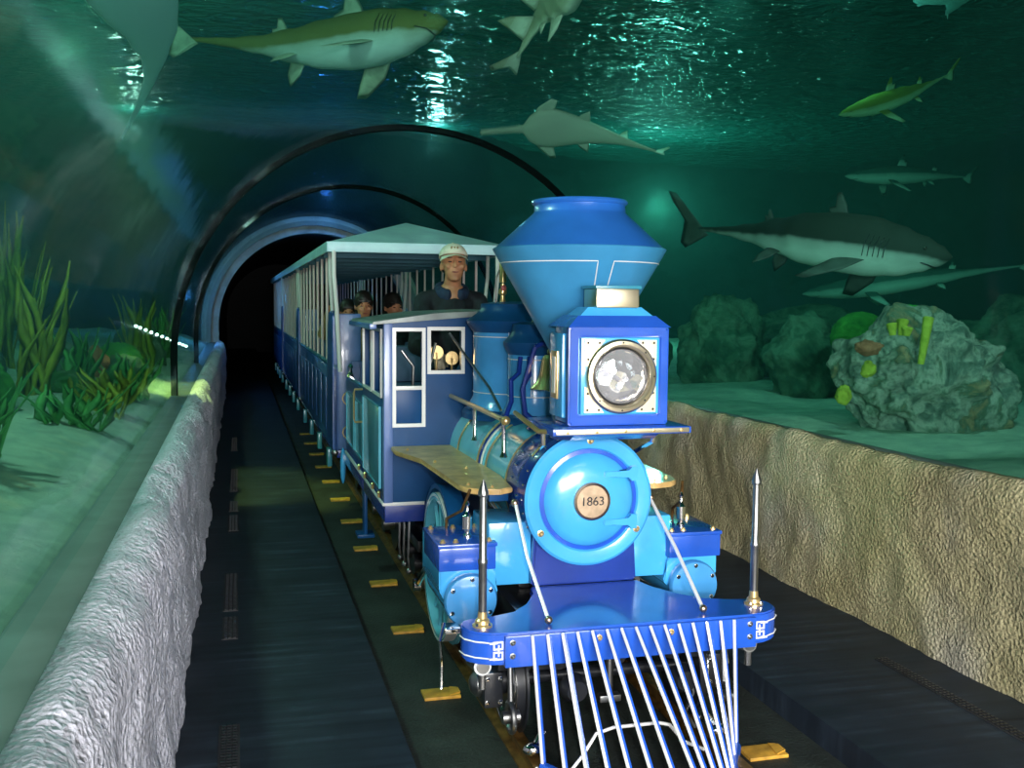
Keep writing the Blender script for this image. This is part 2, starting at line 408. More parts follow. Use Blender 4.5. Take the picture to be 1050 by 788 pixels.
# portal wall has a hole where the dark tunnel runs
mb = grid(wb, 160, 50)
kill = [f for f in mb.bm.faces if (Vector((f.calc_center_median().x - CX, 0, max(0, f.calc_center_median().z - SPR))).length < 1.74)]
bmesh.ops.delete(mb.bm, geom=kill, context='FACES')
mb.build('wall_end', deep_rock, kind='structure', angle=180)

def we(u, v):
    return (-9 + 24 * u, -2.0, -.4 + 5.2 * v)
mb = grid(we, 160, 50)
kill = [f for f in mb.bm.faces if (Vector((f.calc_center_median().x - CX, 0, max(0, f.calc_center_median().z - SPR))).length < 1.74)]
bmesh.ops.delete(mb.bm, geom=kill, context='FACES')
mb.build('wall_entrance', deep_rock, kind='structure', angle=180)
m = MB(); m.box(-6, 9, -14, -1.6, -.5, -.01, 0); m.build('ground', concrete, kind='structure')
# the water itself: a body of faintly green water wrapped round the tunnel
def murk():
    m, nt, out = new_mat('tank_water'); sc = N(nt, 'ShaderNodeVolumeScatter', Density=.016, Anisotropy=.2); sc.inputs['Color'].default_value = (.35, .85, .75, 1)
    ab = N(nt, 'ShaderNodeVolumeAbsorption', Density=.10); ab.inputs['Color'].default_value = (.15, .80, .70, 1)
    ad = N(nt, 'ShaderNodeAddShader'); L(nt, sc.outputs[0], ad.inputs[0]); L(nt, ab.outputs[0], ad.inputs[1]); L(nt, ad.outputs[0], out.inputs['Volume']); return m
pr = [(-8, .3), (-8, 4.48), (14.8, 4.48), (14.8, .3), (GR + .06, .3), (GR + .06, 1.0)] + [(CX + (RAD + .05) * math.cos(PI * k / 40), SPR + (RAD + .05) * math.sin(PI * k / 40)) for k in range(41)] + [(GL - .06, 1.0), (GL - .06, .3)]
m = MB(); m.prism(pr, 'y', -1.95, 17.85); m.build('water_body', murk(), kind='structure')

# ------------------------------------------------------------------ track
def rail(x):
    p = [(-.035, 0), (.035, 0), (.035, .008), (.008, .014), (.008, .045), (.02, .05), (.02, .062), (-.02, .062), (-.02, .05), (-.008, .045), (-.008, .014), (-.035, .008)]
    m = MB(); m.prism([(x + a, -.10 + b) for a, b in p], 'y', Y0, 30); return m
tag(rail(.955).build('rail', rail_m, base=(.955, 4, -.1)), 'worn brown steel rail beside the walkway with the drain slots', 'rail', 'track rails')
tag(rail(1.625).build('rail', rail_m, base=(1.625, 4, -.1)), 'steel rail on the side of the tan parapet, mostly under the train', 'rail', 'track rails')
def tie(x, y, first):
    m = MB(); m.box(x - .075, x + .075, y - .05, y + .05, -.102, -.088, .003)
    m.prism([(x + .03, y - .045), (x + .078, y - .02), (x + .078, y + .03), (x + .045, y + .045)], 'z', -.09, -.084)
    return m
tl = []
for k in range(12):
    y = 3.16 + .855 * k
    tl.append((.785, y))
for k, (x, y) in enumerate(tl):
    lab = ['yellow tie end nearest the pilot bars', 'yellow tie end beside the silver buffer corner', 'yellow tie end beside the front truck wheel', 'yellow tie end beside the blue cylinder',
           'yellow tie end just ahead of the cab step', 'yellow tie end below the white-edged cab sill', 'yellow tie end below the hanging blue step', 'yellow tie end at the front corner of the coach'][k] if k < 8 else 'small yellow tie end along the dim coaches'
    o = tie(x, y, 0).build('track_tie', yellow, base=(x, y, -.1))
    tag(o, lab, 'tie', 'yellow tie ends')
o = tie(1.80, 3.2, 0).build('track_tie', yellow, base=(1.8, 3.2, -.1)); tag(o, 'yellow tie end under the far corner of the pilot, at the bottom edge', 'tie', 'yellow tie ends')

def drain(x, y0, y1, label, w=.035):
    t = thing('drain_grate', label, 'drain', (x, (y0 + y1) / 2, 0), 'drain grates in the walkways')
    f = MB(); f.box(x - w, x + w, y0, y1, .0, .004, .001); f.build('frame', dark, t)
    s = MB()
    n = int((y1 - y0) / .022)
    for i in range(n):
        yy = y0 + (i + .5) * (y1 - y0) / n
        for k in (-1, 0, 1): s.box(x + k * w * .55 - w * .2, x + k * w * .55 + w * .2, yy - .005, yy + .005, .003, .008, 0)
    s.build('grating', black, t)
for a in [(-.045, 3.30, 3.66, 'dark floor drain closest to the camera by the pale parapet'), (-.05, 4.62, 4.95, 'floor drain by the pale parapet, second from the camera'),
          (-.05, 5.05, 5.75, 'long floor drain by the pale parapet, third from the camera'), (-.045, 6.85, 7.35, 'floor drain by the pale parapet, fourth from the camera'),
          (-.045, 7.5, 7.87, 'floor drain by the pale parapet, fifth from the camera'), (-.045, 8.3, 9.4, 'floor drain by the pale parapet, sixth from the camera'),
          (-.05, 10.6, 11.6, 'floor drain by the pale parapet, farthest one')]: drain(*a)
drain(2.64, 2.5, 3.72, 'long slotted drain in the walkway under the tan parapet', .03)

# ------------------------------------------------------------------ locomotive
LOCO = thing('steam_locomotive', 'blue park train locomotive with diamond stack, brass headlamp and 1863 badge', 'locomotive', (CX, 4.2, -.038))
def P(name, mb, mat, parent=None, label=None): return mb.build(name, mat, parent or LOCO, label=label)
def sx(s, v): return CX + s * v
def bolt(c, d, r, mat, parent, name='bolt'):
    d = Vector(d); m = MB(); m.lathe([(r * 1.5, 0), (r * 1.5, r * .4), (r, r * .5), (r, r * 1.3), (r * .5, r * 1.7)], c, d, 8)
    return m.build(name, mat, parent)
# deck / buffer beam
half = [(0, 3.186), (.44, 3.186), (.50, 3.19), (.545, 3.215), (.572, 3.25), (.578, 3.30), (.565, 3.345), (.53, 3.365), (.45, 3.365), (.36, 3.40), (.29, 3.48), (.23, 3.60), (.22, 3.70)]
poly = [(CX + a, b) for a, b in half] + [(CX - a, b) for a, b in reversed(half[1:])]
m = MB(); m.prism(poly, 'z', .312, .42, .006); beam = P('buffer_beam', m, royal)
m = MB(); m.box(sx(-1, .455), sx(1, .455), 3.170, 3.19, .306, .412, .004); P('beam_front_plate', m, royal, beam)
for s in (-1, 1):
    for z in (.345, .39): bolt((sx(s, .43), 3.172, z), (0, -1, 0), .007, steel, beam)
    # greek-key stripe round the rounded corner
    m = MB(); pth = [(.475, 3.188), (.505, 3.190), (.547, 3.215), (.575, 3.25), (.582, 3.29)]
    for z in (.335, .388):
        for i in range(1, len(pth) - 1):
            (a, b), (c, d) = pth[i], pth[i + 1]
            m.tube([(sx(s, a), b, z), (sx(s, c), d, z)], .0028, 4)
        m.box(sx(s, .478), sx(s, .505), 3.183, 3.187, z - .003, z + .003, 0)
    m.box(sx(s, .474) - .0025, sx(s, .474) + .0025, 3.1822, 3.1868, .343, .381, 0)
    for zc in (.345, .379):
        for (a0, a1, b0, b1) in ((-.017, .017, -.014, -.009), (-.017, .017, .009, .014), (-.017, -.012, -.009, .009), (.012, .017, -.009, .009)):
            m.box(sx(s, .476) + a0, sx(s, .476) + a1, 3.182, 3.187, zc + b0, zc + b1, 0)
    P('key_pattern_stripe', m, white, beam)
# pilot (cowcatcher)
pilot_base = MB()
nose = (CX + .03, 2.56)
def vee(u):  # u -1..1 across, bottom rail path
    return (CX + .03 + u * .355, 3.17 + (nose[1] - 3.17) * (1 - abs(u)))
pilot_base.tube([(vee(-1)[0], vee(-1)[1], -.045), (nose[0], nose[1], -.055)], .02, 6); pilot_base.tube([(vee(1)[0], vee(1)[1], -.045), (nose[0], nose[1], -.055)], .02, 6)
pilot = P('pilot_rail', pilot_base, royal)
for k in range(15):
    u = (k - 7) / 7; b = vee(u)
    m = MB(); m.tube([(CX + u * .365, 3.165, .412), (b[0], b[1] - .004, -.035)], .0056, 8); P('pilot_bar', m, silver)
    m = MB(); m.tube([(CX + u * .365 + .010, 3.178, .406), (b[0] + .010, b[1] + .012, -.035)], .0085, 6); P('pilot_slat', m, royal)
for k in (4, 9): bolt((CX + (k - 7) / 7 * .365 + .026, 3.170, .385), (0, -1, 0), .008, brass, beam)
# spindle poles
for s in (-1, 1):
    x, y = sx(s, .508), 3.285 + .01 * s
    m = MB(); m.lathe([(.034, 0), (.034, .006), (.026, .01), (.024, .022), (.017, .028), (.015, .05)], (x, y, .42), (0, 0, 1), 20); fl = P('pole_flange', m, brass)
    m = MB(); m.lathe([(.014, 0), (.0145, .20), (.0165, .205), (.0165, .215), (.0135, .22), (.012, .43), (.018, .435), (.018, .445), (.002, .488)], (x, y, .43), (0, 0, 1), 16); P('flag_pole', m, steel)
    for k in range(4):
        a = k * PI / 2 + .7; bolt((x + .027 * math.cos(a), y + .027 * math.sin(a), .427), (0, 0, 1), .005, chrome, fl)
# diagonal braces
for s in (-1, 1):
    m = MB(); m.tube([(sx(s, .275), 3.72, .74), (sx(s, .29), 3.5, .59), (sx(s, .285), 3.25, .435)], .007, 10); br = P('diagonal_brace', m, silver)
    m = MB(); m.sphere((sx(s, .278), 3.722, .743), .015); m.sphere((sx(s, .285), 3.245, .434), .014); P('brace_end', m, bronze, br)
# smokebox
BZ = .756
m = MB(); m.lathe([(.246, 0), (.25, .01), (.25, .30), (.246, .31)], (CX, 3.67, BZ), (0, 1, 0), 56); sb = P('smokebox', m, navy)
riv = MB()
for y in (3.72, 3.80, 3.90):
    for k in range(28):
        a = 2 * PI * k / 28
        if math.sin(a) > -.5: riv.sphere((CX + .251 * math.cos(a), y, BZ + .251 * math.sin(a)), .006, n=6)
P('rivet_rows', riv, chrome, sb)
m = MB(); m.lathe([(.242, .012), (.254, .006), (.256, -.004), (.246, -.012), (.205, -.012), (.200, -.010), (.194, .001), (.180, .001), (.172, -.010), (.15, -.026), (.09, -.036), (.03, -.04), (.0005, -.04)], (CX, 3.668, BZ), (0, 1, 0), 72)
door = P('smokebox_door', m, sky_blue)
m = MB(); m.lathe([(.196, -.001), (.179, -.003)], (CX, 3.668, BZ), (0, 1, 0), 72, caps=False); P('recess_shade_ring', m, royal, door)  # darker blue ring paints in the shade of the door recess
for dz in (.10, -.085):
    m = MB(); m.prism([(CX + .05, BZ + dz - .011), (CX + .15, BZ + dz - .011), (CX + .158, BZ + dz - .028), (CX + .185, BZ + dz - .028), (CX + .185, BZ + dz + .028), (CX + .158, BZ + dz + .028), (CX + .15, BZ + dz + .011), (CX + .05, BZ + dz + .011)], 'y', 3.626, 3.655, .003)
    P('door_hinge_strap', m, sky_blue, door)
m = MB(); m.lathe([(.0722, .01), (.0722, -.012), (.066, -.016), (.062, -.011), (.0005, -.011)], (CX, 3.632, BZ), (0, 1, 0), 40); badge = P('number_badge', m, bronze, door)
for a in (90, 212, 328):
    bolt((CX + .228 * math.cos(math.radians(a)), 3.656, BZ + .228 * math.sin(math.radians(a))), (0, -1, 0), .009, brass, door)
def text(body, size, loc, rot, mat, parent, name, ext=.002):
    cu = bpy.data.curves.new(name, 'FONT'); cu.body = body; cu.size = size; cu.align_x = 'CENTER'; cu.align_y = 'CENTER'; cu.extrude = ext
    cu.materials.append(mat); tmp = bpy.data.objects.new(name, cu); COL.objects.link(tmp)
    bpy.context.view_layer.update()
    me = bpy.data.meshes.new_from_object(tmp.evaluated_get(bpy.context.evaluated_depsgraph_get()))
    bpy.data.objects.remove(tmp)
    o = bpy.data.objects.new(name, me); COL.objects.link(o); o.parent = parent
    root = parent
    while root.parent is not None: root = root.parent
    o.location = Vector(loc) - Vector(root.location); o.rotation_euler = rot
    return o
text('1863', .048, (CX, 3.6185, BZ), (PI / 2, 0, 0), black, door, 'badge_lettering', .002)
# saddle under the smokebox
m = MB(); m.prism([(sx(-1, .215), .42), (sx(-1, .20), .66), (sx(-1, .12), .74), (sx(1, .12), .74), (sx(1, .20), .66), (sx(1, .215), .42)], 'y', 3.70, 3.95, .008); P('smokebox_saddle', m, navy)
# boiler
m = MB(); m.lathe([(.238, 0), (.24, .4), (.25, .41), (.262, 1.03), (.262, 1.08)], (CX, 3.97, BZ), (0, 1, 0), 56); boiler = P('boiler', m, teal)
for y, r, mt in ((3.985, .243, brass), (4.33, .246, brass), (4.40, .25, white), (4.43, .252, navy), (4.46, .254, brass), (4.85, .262, brass)):
    m = MB(); m.lathe([(r, 0), (r + .004, .004), (r + .004, .018), (r, .022)], (CX, y, BZ), (0, 1, 0), 56, caps=False); P('boiler_band', m, mt, boiler)
# running boards
for s in (-1, 1):
    pts = [(.56, 5.045), (.563, 4.88), (.48, 4.61), (.455, 3.92), (.44, 3.84), (.40, 3.80), (.318, 3.78), (.26, 3.82), (.24, 4.1), (.25, 5.045)]
    m = MB(); m.prism([(sx(s, a), b) for a, b in pts], 'z', .765, .787, .004); rb = P('running_board', m, wood)
    for q in ((.50, 4.9), (.44, 4.5), (.42, 3.9), (.34, 3.83), (.34, 4.3)): bolt((sx(s, q[0]), q[1], .787), (0, 0, 1), .006, brass, rb)
    P('board_bracket', MB().box(sx(s, .33) - .09, sx(s, .33) + .09, 4.7, 4.73, .72, .765), cab_blue); P('board_bracket', MB().box(sx(s, .30) - .04, sx(s, .30) + .04, 3.88, 3.90, .72, .765), cab_blue)
# handrails
for s in (-1, 1):
    m = MB(); m.tube([(sx(s, .255), 5.05, 1.035), (sx(s, .25), 3.98, 1.03)], .011, 12); m.sphere((sx(s, .25), 3.975, 1.03), .019); hr = P('handrail', m, brass)
    for y in (4.55, 4.02):
        m = MB(); m.lathe([(.018, 0), (.014, .01), (.010, .02), (.009, .13), (.014, .145), (.02, .16)], (sx(s, .245), y, .875), (0, 0, 1), 12); P('handrail_post', m, chrome)
# stack
SY = 3.82
m = MB(); m.lathe([(.12, 0), (.10, .04), (.095, .28), (.10, .30), (.113, .33), (.134, .37)], (CX, SY, .99), (0, 0, 1), 48); stack = P('stack_column', m, stack_lo)
m = MB(); m.lathe([(.134, 0), (.334, .343), (.338, .352), (.334, .356)], (CX, SY, 1.36), (0, 0, 1), 72); P('stack_lower_cone', m, stack_lo, stack)
m = MB(); m.lathe([(.330, 0), (.184, .132), (.178, .14), (.176, .165), (.184, .17), (.187, .177), (.182, .185), (.165, .187), (.155, .12)], (CX, SY, 1.716), (0, 0, 1), 72, caps=False); P('stack_upper_cone', m, stack_up, stack)
def cone_r(z): return .134 + (.334 - .134) * (z - 1.36) / .343
def stripe(pts, w=.0022):
    m = MB()
    P3 = []
    for a, z in pts:
        r = cone_r(z) + .0008; P3.append((CX + r * math.sin(a), SY - r * math.cos(a), z))
    m.tube(P3, w, 6); return m
for a0, a1 in ((-1.75, -.10), (.10, 1.75)):
    ins = a1 if a0 < 0 else a0
    pts = [((a0 + (a1 - a0) * k / 24), 1.658) for k in range(25)]
    if a0 < 0: pts += [(ins, 1.658 - .01 * k) for k in range(1, 26)]
    else: pts = [(ins, 1.658 - .01 * k) for k in range(25, 0, -1)] + pts
    P('stack_pinstripe', stripe(pts), white, stack)
# headlamp
HY = 3.37
m = MB(); m.box(sx(-1, .26), sx(1, .25), 3.30, 3.68, 1.052, 1.076, .004)
m.prism([(3.36, 1.052), (3.42, 1.02), (3.60, 1.0), (3.68, 1.01), (3.68, 1.052)], 'x', sx(-1, .16), sx(1, .16))
shelf = P('headlamp_shelf', m, royal)
m = MB(); m.box(sx(-1, .25), sx(1, .24), 3.292, 3.300, 1.056, 1.073, .002); P('shelf_brass_edge', m, plate_brass, shelf)
for k in range(5): bolt((CX + (k - 2) * .105, 3.292, 1.0645), (0, -1, 0), .004, brass, shelf)
for s in (-1, 1):
    m = MB(); m.tube([(sx(s, .22), 3.55, 1.05), (sx(s, .215), 3.56, .99), (sx(s, .205), 3.72, .925)], .009, 8); P('shelf_post', m, chrome, shelf)
m = MB(); m.tube([(sx(-1, .24), 3.35, 1.06), (sx(-1, .275), 3.42, 1.055), (sx(-1, .29), 3.55, 1.08), (sx(-1, .28), 3.72, 1.09)], .009, 8); P('shelf_brass_pipe', m, brass, shelf)
lamp = P('headlamp_box', MB().box(sx(-1, .165), sx(1, .165), HY + .01, 3.585, 1.078, 1.42, .004), sky_blue)
fr = MB(); fr.rframe(CX - .150, CX + .150, 1.114, 1.388, .036, HY - .008, HY + .03); bmesh.ops.bevel(fr.bm, geom=fr.bm.edges[:], offset=.005, segments=2, affect='EDGES')
P('lamp_front_frame', fr, royal, lamp)
m = MB()
t = bmesh.new()
def frust(x0, x1, y0, y1, z0, X0, X1, Y0_, Y1_, z1):
    mm = MB(); mm._add([(x0, y0, z0), (x1, y0, z0), (x1, y1, z0), (x0, y1, z0), (X0, Y0_, z1), (X1, Y0_, z1), (X1, Y1_, z1), (X0, Y1_, z1)],
                       [(3, 2, 1, 0), (4, 5, 6, 7), (0, 1, 5, 4), (1, 2, 6, 5), (2, 3, 7, 6), (3, 0, 4, 7)]); return mm
t.free()
P('lamp_roof', frust(sx(-1, .19), sx(1, .19), HY - .012, 3.60, 1.422, sx(-1, .145), sx(1, .145), HY + .02, 3.56, 1.462), royal, lamp)
P('lamp_roof_cap', frust(sx(-1, .135), sx(1, .135), HY + .025, 3.55, 1.462, sx(-1, .10), sx(1, .10), HY + .045, 3.53, 1.492), sky_blue, lamp)
m = MB(); m.box(CX - .078, CX + .082, HY + .02, HY + .16, 1.490, 1.556, .006); P('lamp_vent', m, plate_brass, lamp)
m = MB(); m.box(CX - .084, CX + .088, HY + .012, HY + .168, 1.556, 1.568, .003); P('lamp_vent_lid', m, panel_teal, lamp)
m = MB(); m.box(CX - .143, CX + .147, HY - .012, HY + .012, 1.118, 1.386, .002); P('lamp_face_plate', m, sky_blue, lamp)
for a in (-1, 1):
    for b in (-1, 1):
        c = (CX + .002, 1.251); q = [(c[0] + a * .133, c[1] + b * .127), (c[0] + a * .06, c[1] + b * .127), (c[0] + a * .085, c[1] + b * .095), (c[0] + a * .105, c[1] + b * .07), (c[0] + a * .122, c[1] + b * .04), (c[0] + a * .133, c[1] + b * .035)]
        m = MB(); m.prism(q, 'y', HY - .017, HY - .01); cp = P('lamp_corner_plate', m, plate_brass, lamp)
        for q in ((.12, .115), (.075, .117), (.123, .06)): bolt((c[0] + a * q[0], HY - .017, c[1] + b * q[1]), (0, -1, 0), .0035, bronze, cp) if 0 else None
for a in (-1, 1):
    for b in (-1, 1):
        for q in ((.122, .117), (.08, .117), (.122, .06)): P('lamp_screw', MB().sphere((CX + .002 + a * q[0], HY - .018, 1.251 + b * q[1]), .0045, n=6), black, lamp)
for k in range(8):
    a = k * PI / 4; P('lamp_screw', MB().sphere((CX + .002 + .118 * math.cos(a), HY - .037, 1.251 + .118 * math.sin(a)), .0035, n=6), black, lamp)

m = MB(); m.lathe([(.130, 0), (.131, -.016), (.124, -.024), (.112, -.026), (.104, -.018), (.100, -.006), (.098, .0)], (CX + .002, HY - .012, 1.251), (0, 1, 0), 56, caps=False); P('lamp_bezel', m, plate_brass, lamp)
m = MB(); m.lathe([(.103, .0), (.101, -.006), (.096, -.008), (.095, -.004)], (CX + .002, HY - .02, 1.251), (0, 1, 0), 48, caps=False); P('lens_gasket', m, black, lamp)
m = MB(); m.lathe([(.097, 0), (.085, -.008), (.06, -.016), (.03, -.021), (.0005, -.022)], (CX + .002, HY - .018, 1.251), (0, 1, 0), 40); P('lamp_lens', m, lens_m, lamp)
for s in (-1, 1):
    m = MB(); m.box(sx(s, .18) - .014, sx(s, .18) + .014, HY + .045, 3.565, 1.10, 1.40, .008); sp = P('lamp_side_panel', m, sky_blue, lamp)
    m = MB(); m.box(sx(s, .197) - .003, sx(s, .197) + .003, HY + .085, 3.53, 1.165, 1.335, .002); P('side_window_frame', m, brass, sp)
    m = MB(); m.box(sx(s, .200) - .002, sx(s, .200) + .002, HY + .105, 3.51, 1.185, 1.315, 0); P('side_window_glass', m, white, sp)
# bell
m = MB(); by = 4.12
m.lathe([(.022, .142), (.03, .135), (.036, .12), (.045, .06), (.058, .03), (.082, .004), (.084, 0), (.076, .0)], (CX - .02, by, 1.145), (0, 0, 1), 32, caps=False); m.sphere((CX - .02, by, 1.30), .014); m.sphere((CX - .02, by, 1.15), .018); bell = P('bell', m, brass)
m = MB()
for s in (-1, 1): m.tube([(CX - .02 + s * .03, by + .02, .98), (CX - .02 + s * .10, by + .02, 1.04), (CX - .02 + s * .115, by + .02, 1.14), (CX - .02 + s * .085, by + .02, 1.24), (CX - .02 + s * .06, by + .02, 1.32)], .011, 8)
m.tube([(CX - .08, by + .02, 1.32), (CX - .05, by + .02, 1.335), (CX + .04, by + .02, 1.325), (CX + .04, by + .02, 1.32)], .011, 8); P('bell_yoke', m, navy)
m = MB(); m.lathe([(.10, 0), (.09, .015), (.06, .03), (.055, .05)], (CX - .02, by, .975), (0, 0, 1), 24); P('bell_base', m, navy)
# sand dome (small) and steam dome (large)
def dome(y, r, z0, z1, name, mat, capm):
    k = r
    m = MB(); m.lathe([(k * 1.25, 0), (k * 1.22, .03), (k * 1.08, .07), (k, .10), (k, z1 - z0 - .0)], (CX, y, z0), (0, 0, 1), 44); d = P(name, m, mat)
    m = MB(); m.lathe([(k * 1.26, -.005), (k * 1.27, .022), (k * 1.20, .04), (k * 1.05, .052), (k * 1.03, .062)], (CX, y, z0), (0, 0, 1), 44); P('dome_base_ring', m, capm, d)
    m = MB(); m.lathe([(k, -.01), (k * 1.04, 0), (k * 1.15, .03), (k * 1.17, .045), (k * 1.10, .055), (k * .95, .075), (k * .84, .10), (k * .82, .125), (k * .5, .135), (.0005, .137)], (CX, y, z1), (0, 0, 1), 44); P('dome_cap', m, capm, d)
    for z in (z0 + .12, z1 - .03):
        m = MB(); m.lathe([(k + .001, -.002), (k + .0025, 0), (k + .001, .002)], (CX, y, z), (0, 0, 1), 44, caps=False); P('dome_pinstripe', m, white, d)
    for a in (-.2, -.13):
        m = MB(); m.tube([(CX + (k + .001) * math.sin(a - .2), y - (k + .001) * math.cos(a - .2), z0 + .12), (CX + (k + .001) * math.sin(a - .2), y - (k + .001) * math.cos(a - .2), z1)], .002, 5); P('dome_pinstripe', m, white, d)
    return d
d1 = dome(4.77, .20, .96, 1.375, 'steam_dome', mid_blue, cab_blue)
d2 = dome(4.42, .122, .97, 1.285, 'sand_dome', mid_blue, cab_blue)
m = MB(); m.lathe([(.012, 0), (.02, .01), (.012, .02), (.018, .035), (.018, .055), (.004, .075)], (CX, 4.42, 1.41), (0, 0, 1), 14); P('dome_finial', m, brass, d2)
m = MB(); m.tube([(CX - .10, 4.30, 1.27), (CX - .11, 4.29, 1.20), (CX - .15, 4.27, 1.17), (CX - .15, 4.26, 1.08), (CX - .20, 4.22, .98)], .011, 8); m.tube([(CX - .06, 4.30, 1.27), (CX - .065, 4.28, 1.19), (CX - .10, 4.25, 1.15), (CX - .10, 4.23, .99)], .011, 8); P('sand_pipe', m, navy, d2)
# whistle cluster
m = MB(); wx, wy = CX - .075, 4.72
m.lathe([(.016, 0), (.012, .02), (.012, .035), (.020, .045), (.020, .06), (.011, .07), (.011, .09)], (wx, wy, 1.505), (0, 0, 1), 14)
m.lathe([(.016, 0), (.017, .01), (.017, .10), (.010, .11), (.006, .13)], (wx, wy, 1.60), (0, 0, 1), 14); wh = P('whistle', m, brass)
m = MB(); m.tube([(wx - .035, wy, 1.50), (wx - .033, wy, 1.62), (wx - .015, wy, 1.66)], .005, 8); P('whistle_lever', m, steel, wh)
m = MB(); m.sphere((wx, wy - .018, 1.575), .014, (1, .6, 1)); P('whistle_valve', m, redc, wh)
# safety pipe from cab window to boiler
m = MB(); m.tube([(1.02, 5.02, 1.35), (1.10, 4.5, 1.12), (1.12, 4.36, 1.03)], .006, 8); P('control_rod', m, steel)
# cylinders, valve chests, steam blocks
for s in (-1, 1):
    cx_, cz = sx(s, .455), .385
    m = MB(); m.cyl((cx_, 3.70, cz), (cx_, 4.08, cz), .098, 40); cy = P('cylinder', m, sky_blue)
    m = MB(); m.lathe([(.100, .03), (.102, .02), (.102, .004), (.096, -.006), (.06, -.012), (.0005, -.013)], (cx_, 3.68, cz), (0, 1, 0), 40); cc = P('cylinder_cover', m, mid_blue, cy)
    for k in range(6):
        a = k * PI / 3 + .5; bolt((cx_ + .084 * math.cos(a), 3.673, cz + .084 * math.sin(a)), (0, -1, 0), .006, chrome, cc)
    m = MB(); m.prism([(sx(s, .34), .40), (sx(s, .36), .48), (sx(s, .36), .50), (sx(s, .57), .50), (sx(s, .57), .42), (sx(s, .54), .36), (sx(s, .38), .36)], 'y', 3.72, 4.06, .006); P('cylinder_saddle', m, sky_blue, cy)
    m = MB(); m.box(sx(s, .465) - .11, sx(s, .465) + .11, 3.70, 4.02, .497, .585, .005); vc = P('valve_chest', m, royal)
    m = MB(); m.box(sx(s, .465) - .115, sx(s, .465) + .115, 3.695, 4.025, .585, .60, .004); P('chest_lid', m, royal, vc)
    for q in ((-.09, 3.73), (.09, 3.73), (-.09, 3.98), (.09, 3.98), (0, 3.98), (-.04, 3.73)): bolt((sx(s, .465) + q[0], q[1], .60), (0, 0, 1), .008, brass, vc)
    m = MB(); m.lathe([(.017, 0), (.017, .012), (.011, .018), (.011, .03), (.019, .035), (.019, .085), (.013, .09), (.006, .105), (.006, .125), (.010, .13), (.003, .145)], (sx(s, .445), 3.80, .60), (0, 0, 1), 14); P('oil_cup', m, chrome, vc)
    m = MB(); m.box(sx(s, .29) - .085, sx(s, .29) + .085, 3.74, 4.02, .42, .665, .01); P('steam_chest_block', m, sky_blue)
    # crosshead, rods
    m = MB(); m.box(sx(s, .47) - .015, sx(s, .47) + .015, 4.08, 4.52, .43, .448, .003); m.box(sx(s, .47) - .015, sx(s, .47) + .015, 4.08, 4.52, .325, .343, .003); m.box(sx(s, .47) - .02, sx(s, .47) + .02, 4.50, 4.54, .30, .47, .004); P('crosshead_guide', m, sky_blue)
    m = MB(); m.box(sx(s, .47) - .028, sx(s, .47) + .028, 4.22, 4.34, .335, .44, .006); ch = P('crosshead', m, teal)
    m = MB(); m.cyl((sx(s, .47), 4.08, .386), (sx(s, .47), 4.25, .386), .011, 12); P('piston_rod', m, chrome)
    m = MB(); m.tube([(sx(s, .505), 4.28, .386), (sx(s, .505), 4.60, .20)], .014, 8); m.cyl((sx(s, .49), 4.28, .386), (sx(s, .52), 4.28, .386), .026); m.cyl((sx(s, .49), 4.60, .20), (sx(s, .52), 4.60, .20), .03); P('connecting_rod', m, chrome)
    m = MB(); m.tube([(sx(s, .44), 3.78, .79), (sx(s, .46), 3.83, .70), (sx(s, .49), 3.98, .64), (sx(s, .49), 3.99, .59)], .006, 8); P('copper_pipe', m, rail_m)
    # small corner pipe under the beam
    m = MB(); m.cyl((sx(s, .50), 3.30, .27), (sx(s, .50), 3.44, .25), .03, 16); m.cyl((sx(s, .50), 3.29, .27), (sx(s, .50), 3.30, .27), .022, 16); m.cyl((sx(s, .50), 3.31, .27), (sx(s, .50), 3.31, .19), .013, 10); P('drain_cock', m, steel)
    m = MB(); m.tube([(sx(s, .57), 3.62, .33), (sx(s, .59), 3.60, .27), (sx(s, .575), 3.64, .17), (sx(s, .58), 3.62, .08)], .006, 6); m.box(sx(s, .54) - .03, sx(s, .54) + .03, 3.60, 3.68, .29, .31, .003); P('cylinder_cock_pipe', m, chrome)
# driving wheels
def spoked_wheel(x, y, z, r, s, mat, tirem, ns=14, w=.035):
    m = MB(); m.lathe([(r - .03, -w), (r, -w), (r + .0, w * .6), (r + .018, w * .65), (r + .018, w), (r - .03, w)], (x, y, z), (-s, 0, 0), 56, caps=False)
    m.lathe([(r - .03, w), (r - .03, -w)], (x, y, z), (-s, 0, 0), 56, caps=False); tw = P('driving_wheel', m, mat)
    m = MB(); m.lathe([(r - .004, -w - .001), (r - .016, -w - .001)], (x, y, z), (-s, 0, 0), 56, caps=False); m.lathe([(r + .001, -w), (r + .001, w * .5)], (x, y, z), (-s, 0, 0), 56, caps=False); P('wheel_tyre', m, tirem, tw)
    m = MB(); m.cyl((x - s * -.045, y, z), (x + s * -.03, y, z), .055, 24); P('wheel_hub', m, mat, tw)
    for k in range(ns):
        a = 2 * PI * k / ns
        m = MB(); m.tube([(x, y + .045 * math.cos(a), z + .045 * math.sin(a)), (x, y + (r - .025) * math.cos(a), z + (r - .025) * math.sin(a))], .011, 6, rad=[.014, .009]); P('wheel_spoke', m, mat, tw)
    return tw
for s in (-1, 1): spoked_wheel(sx(s, .395), 4.52, .305, .335, s, teal, silver)
m = MB(); m.cyl((sx(-1, .37), 4.52, .305), (sx(1, .37), 4.52, .305), .03); P('driving_axle', m, black)
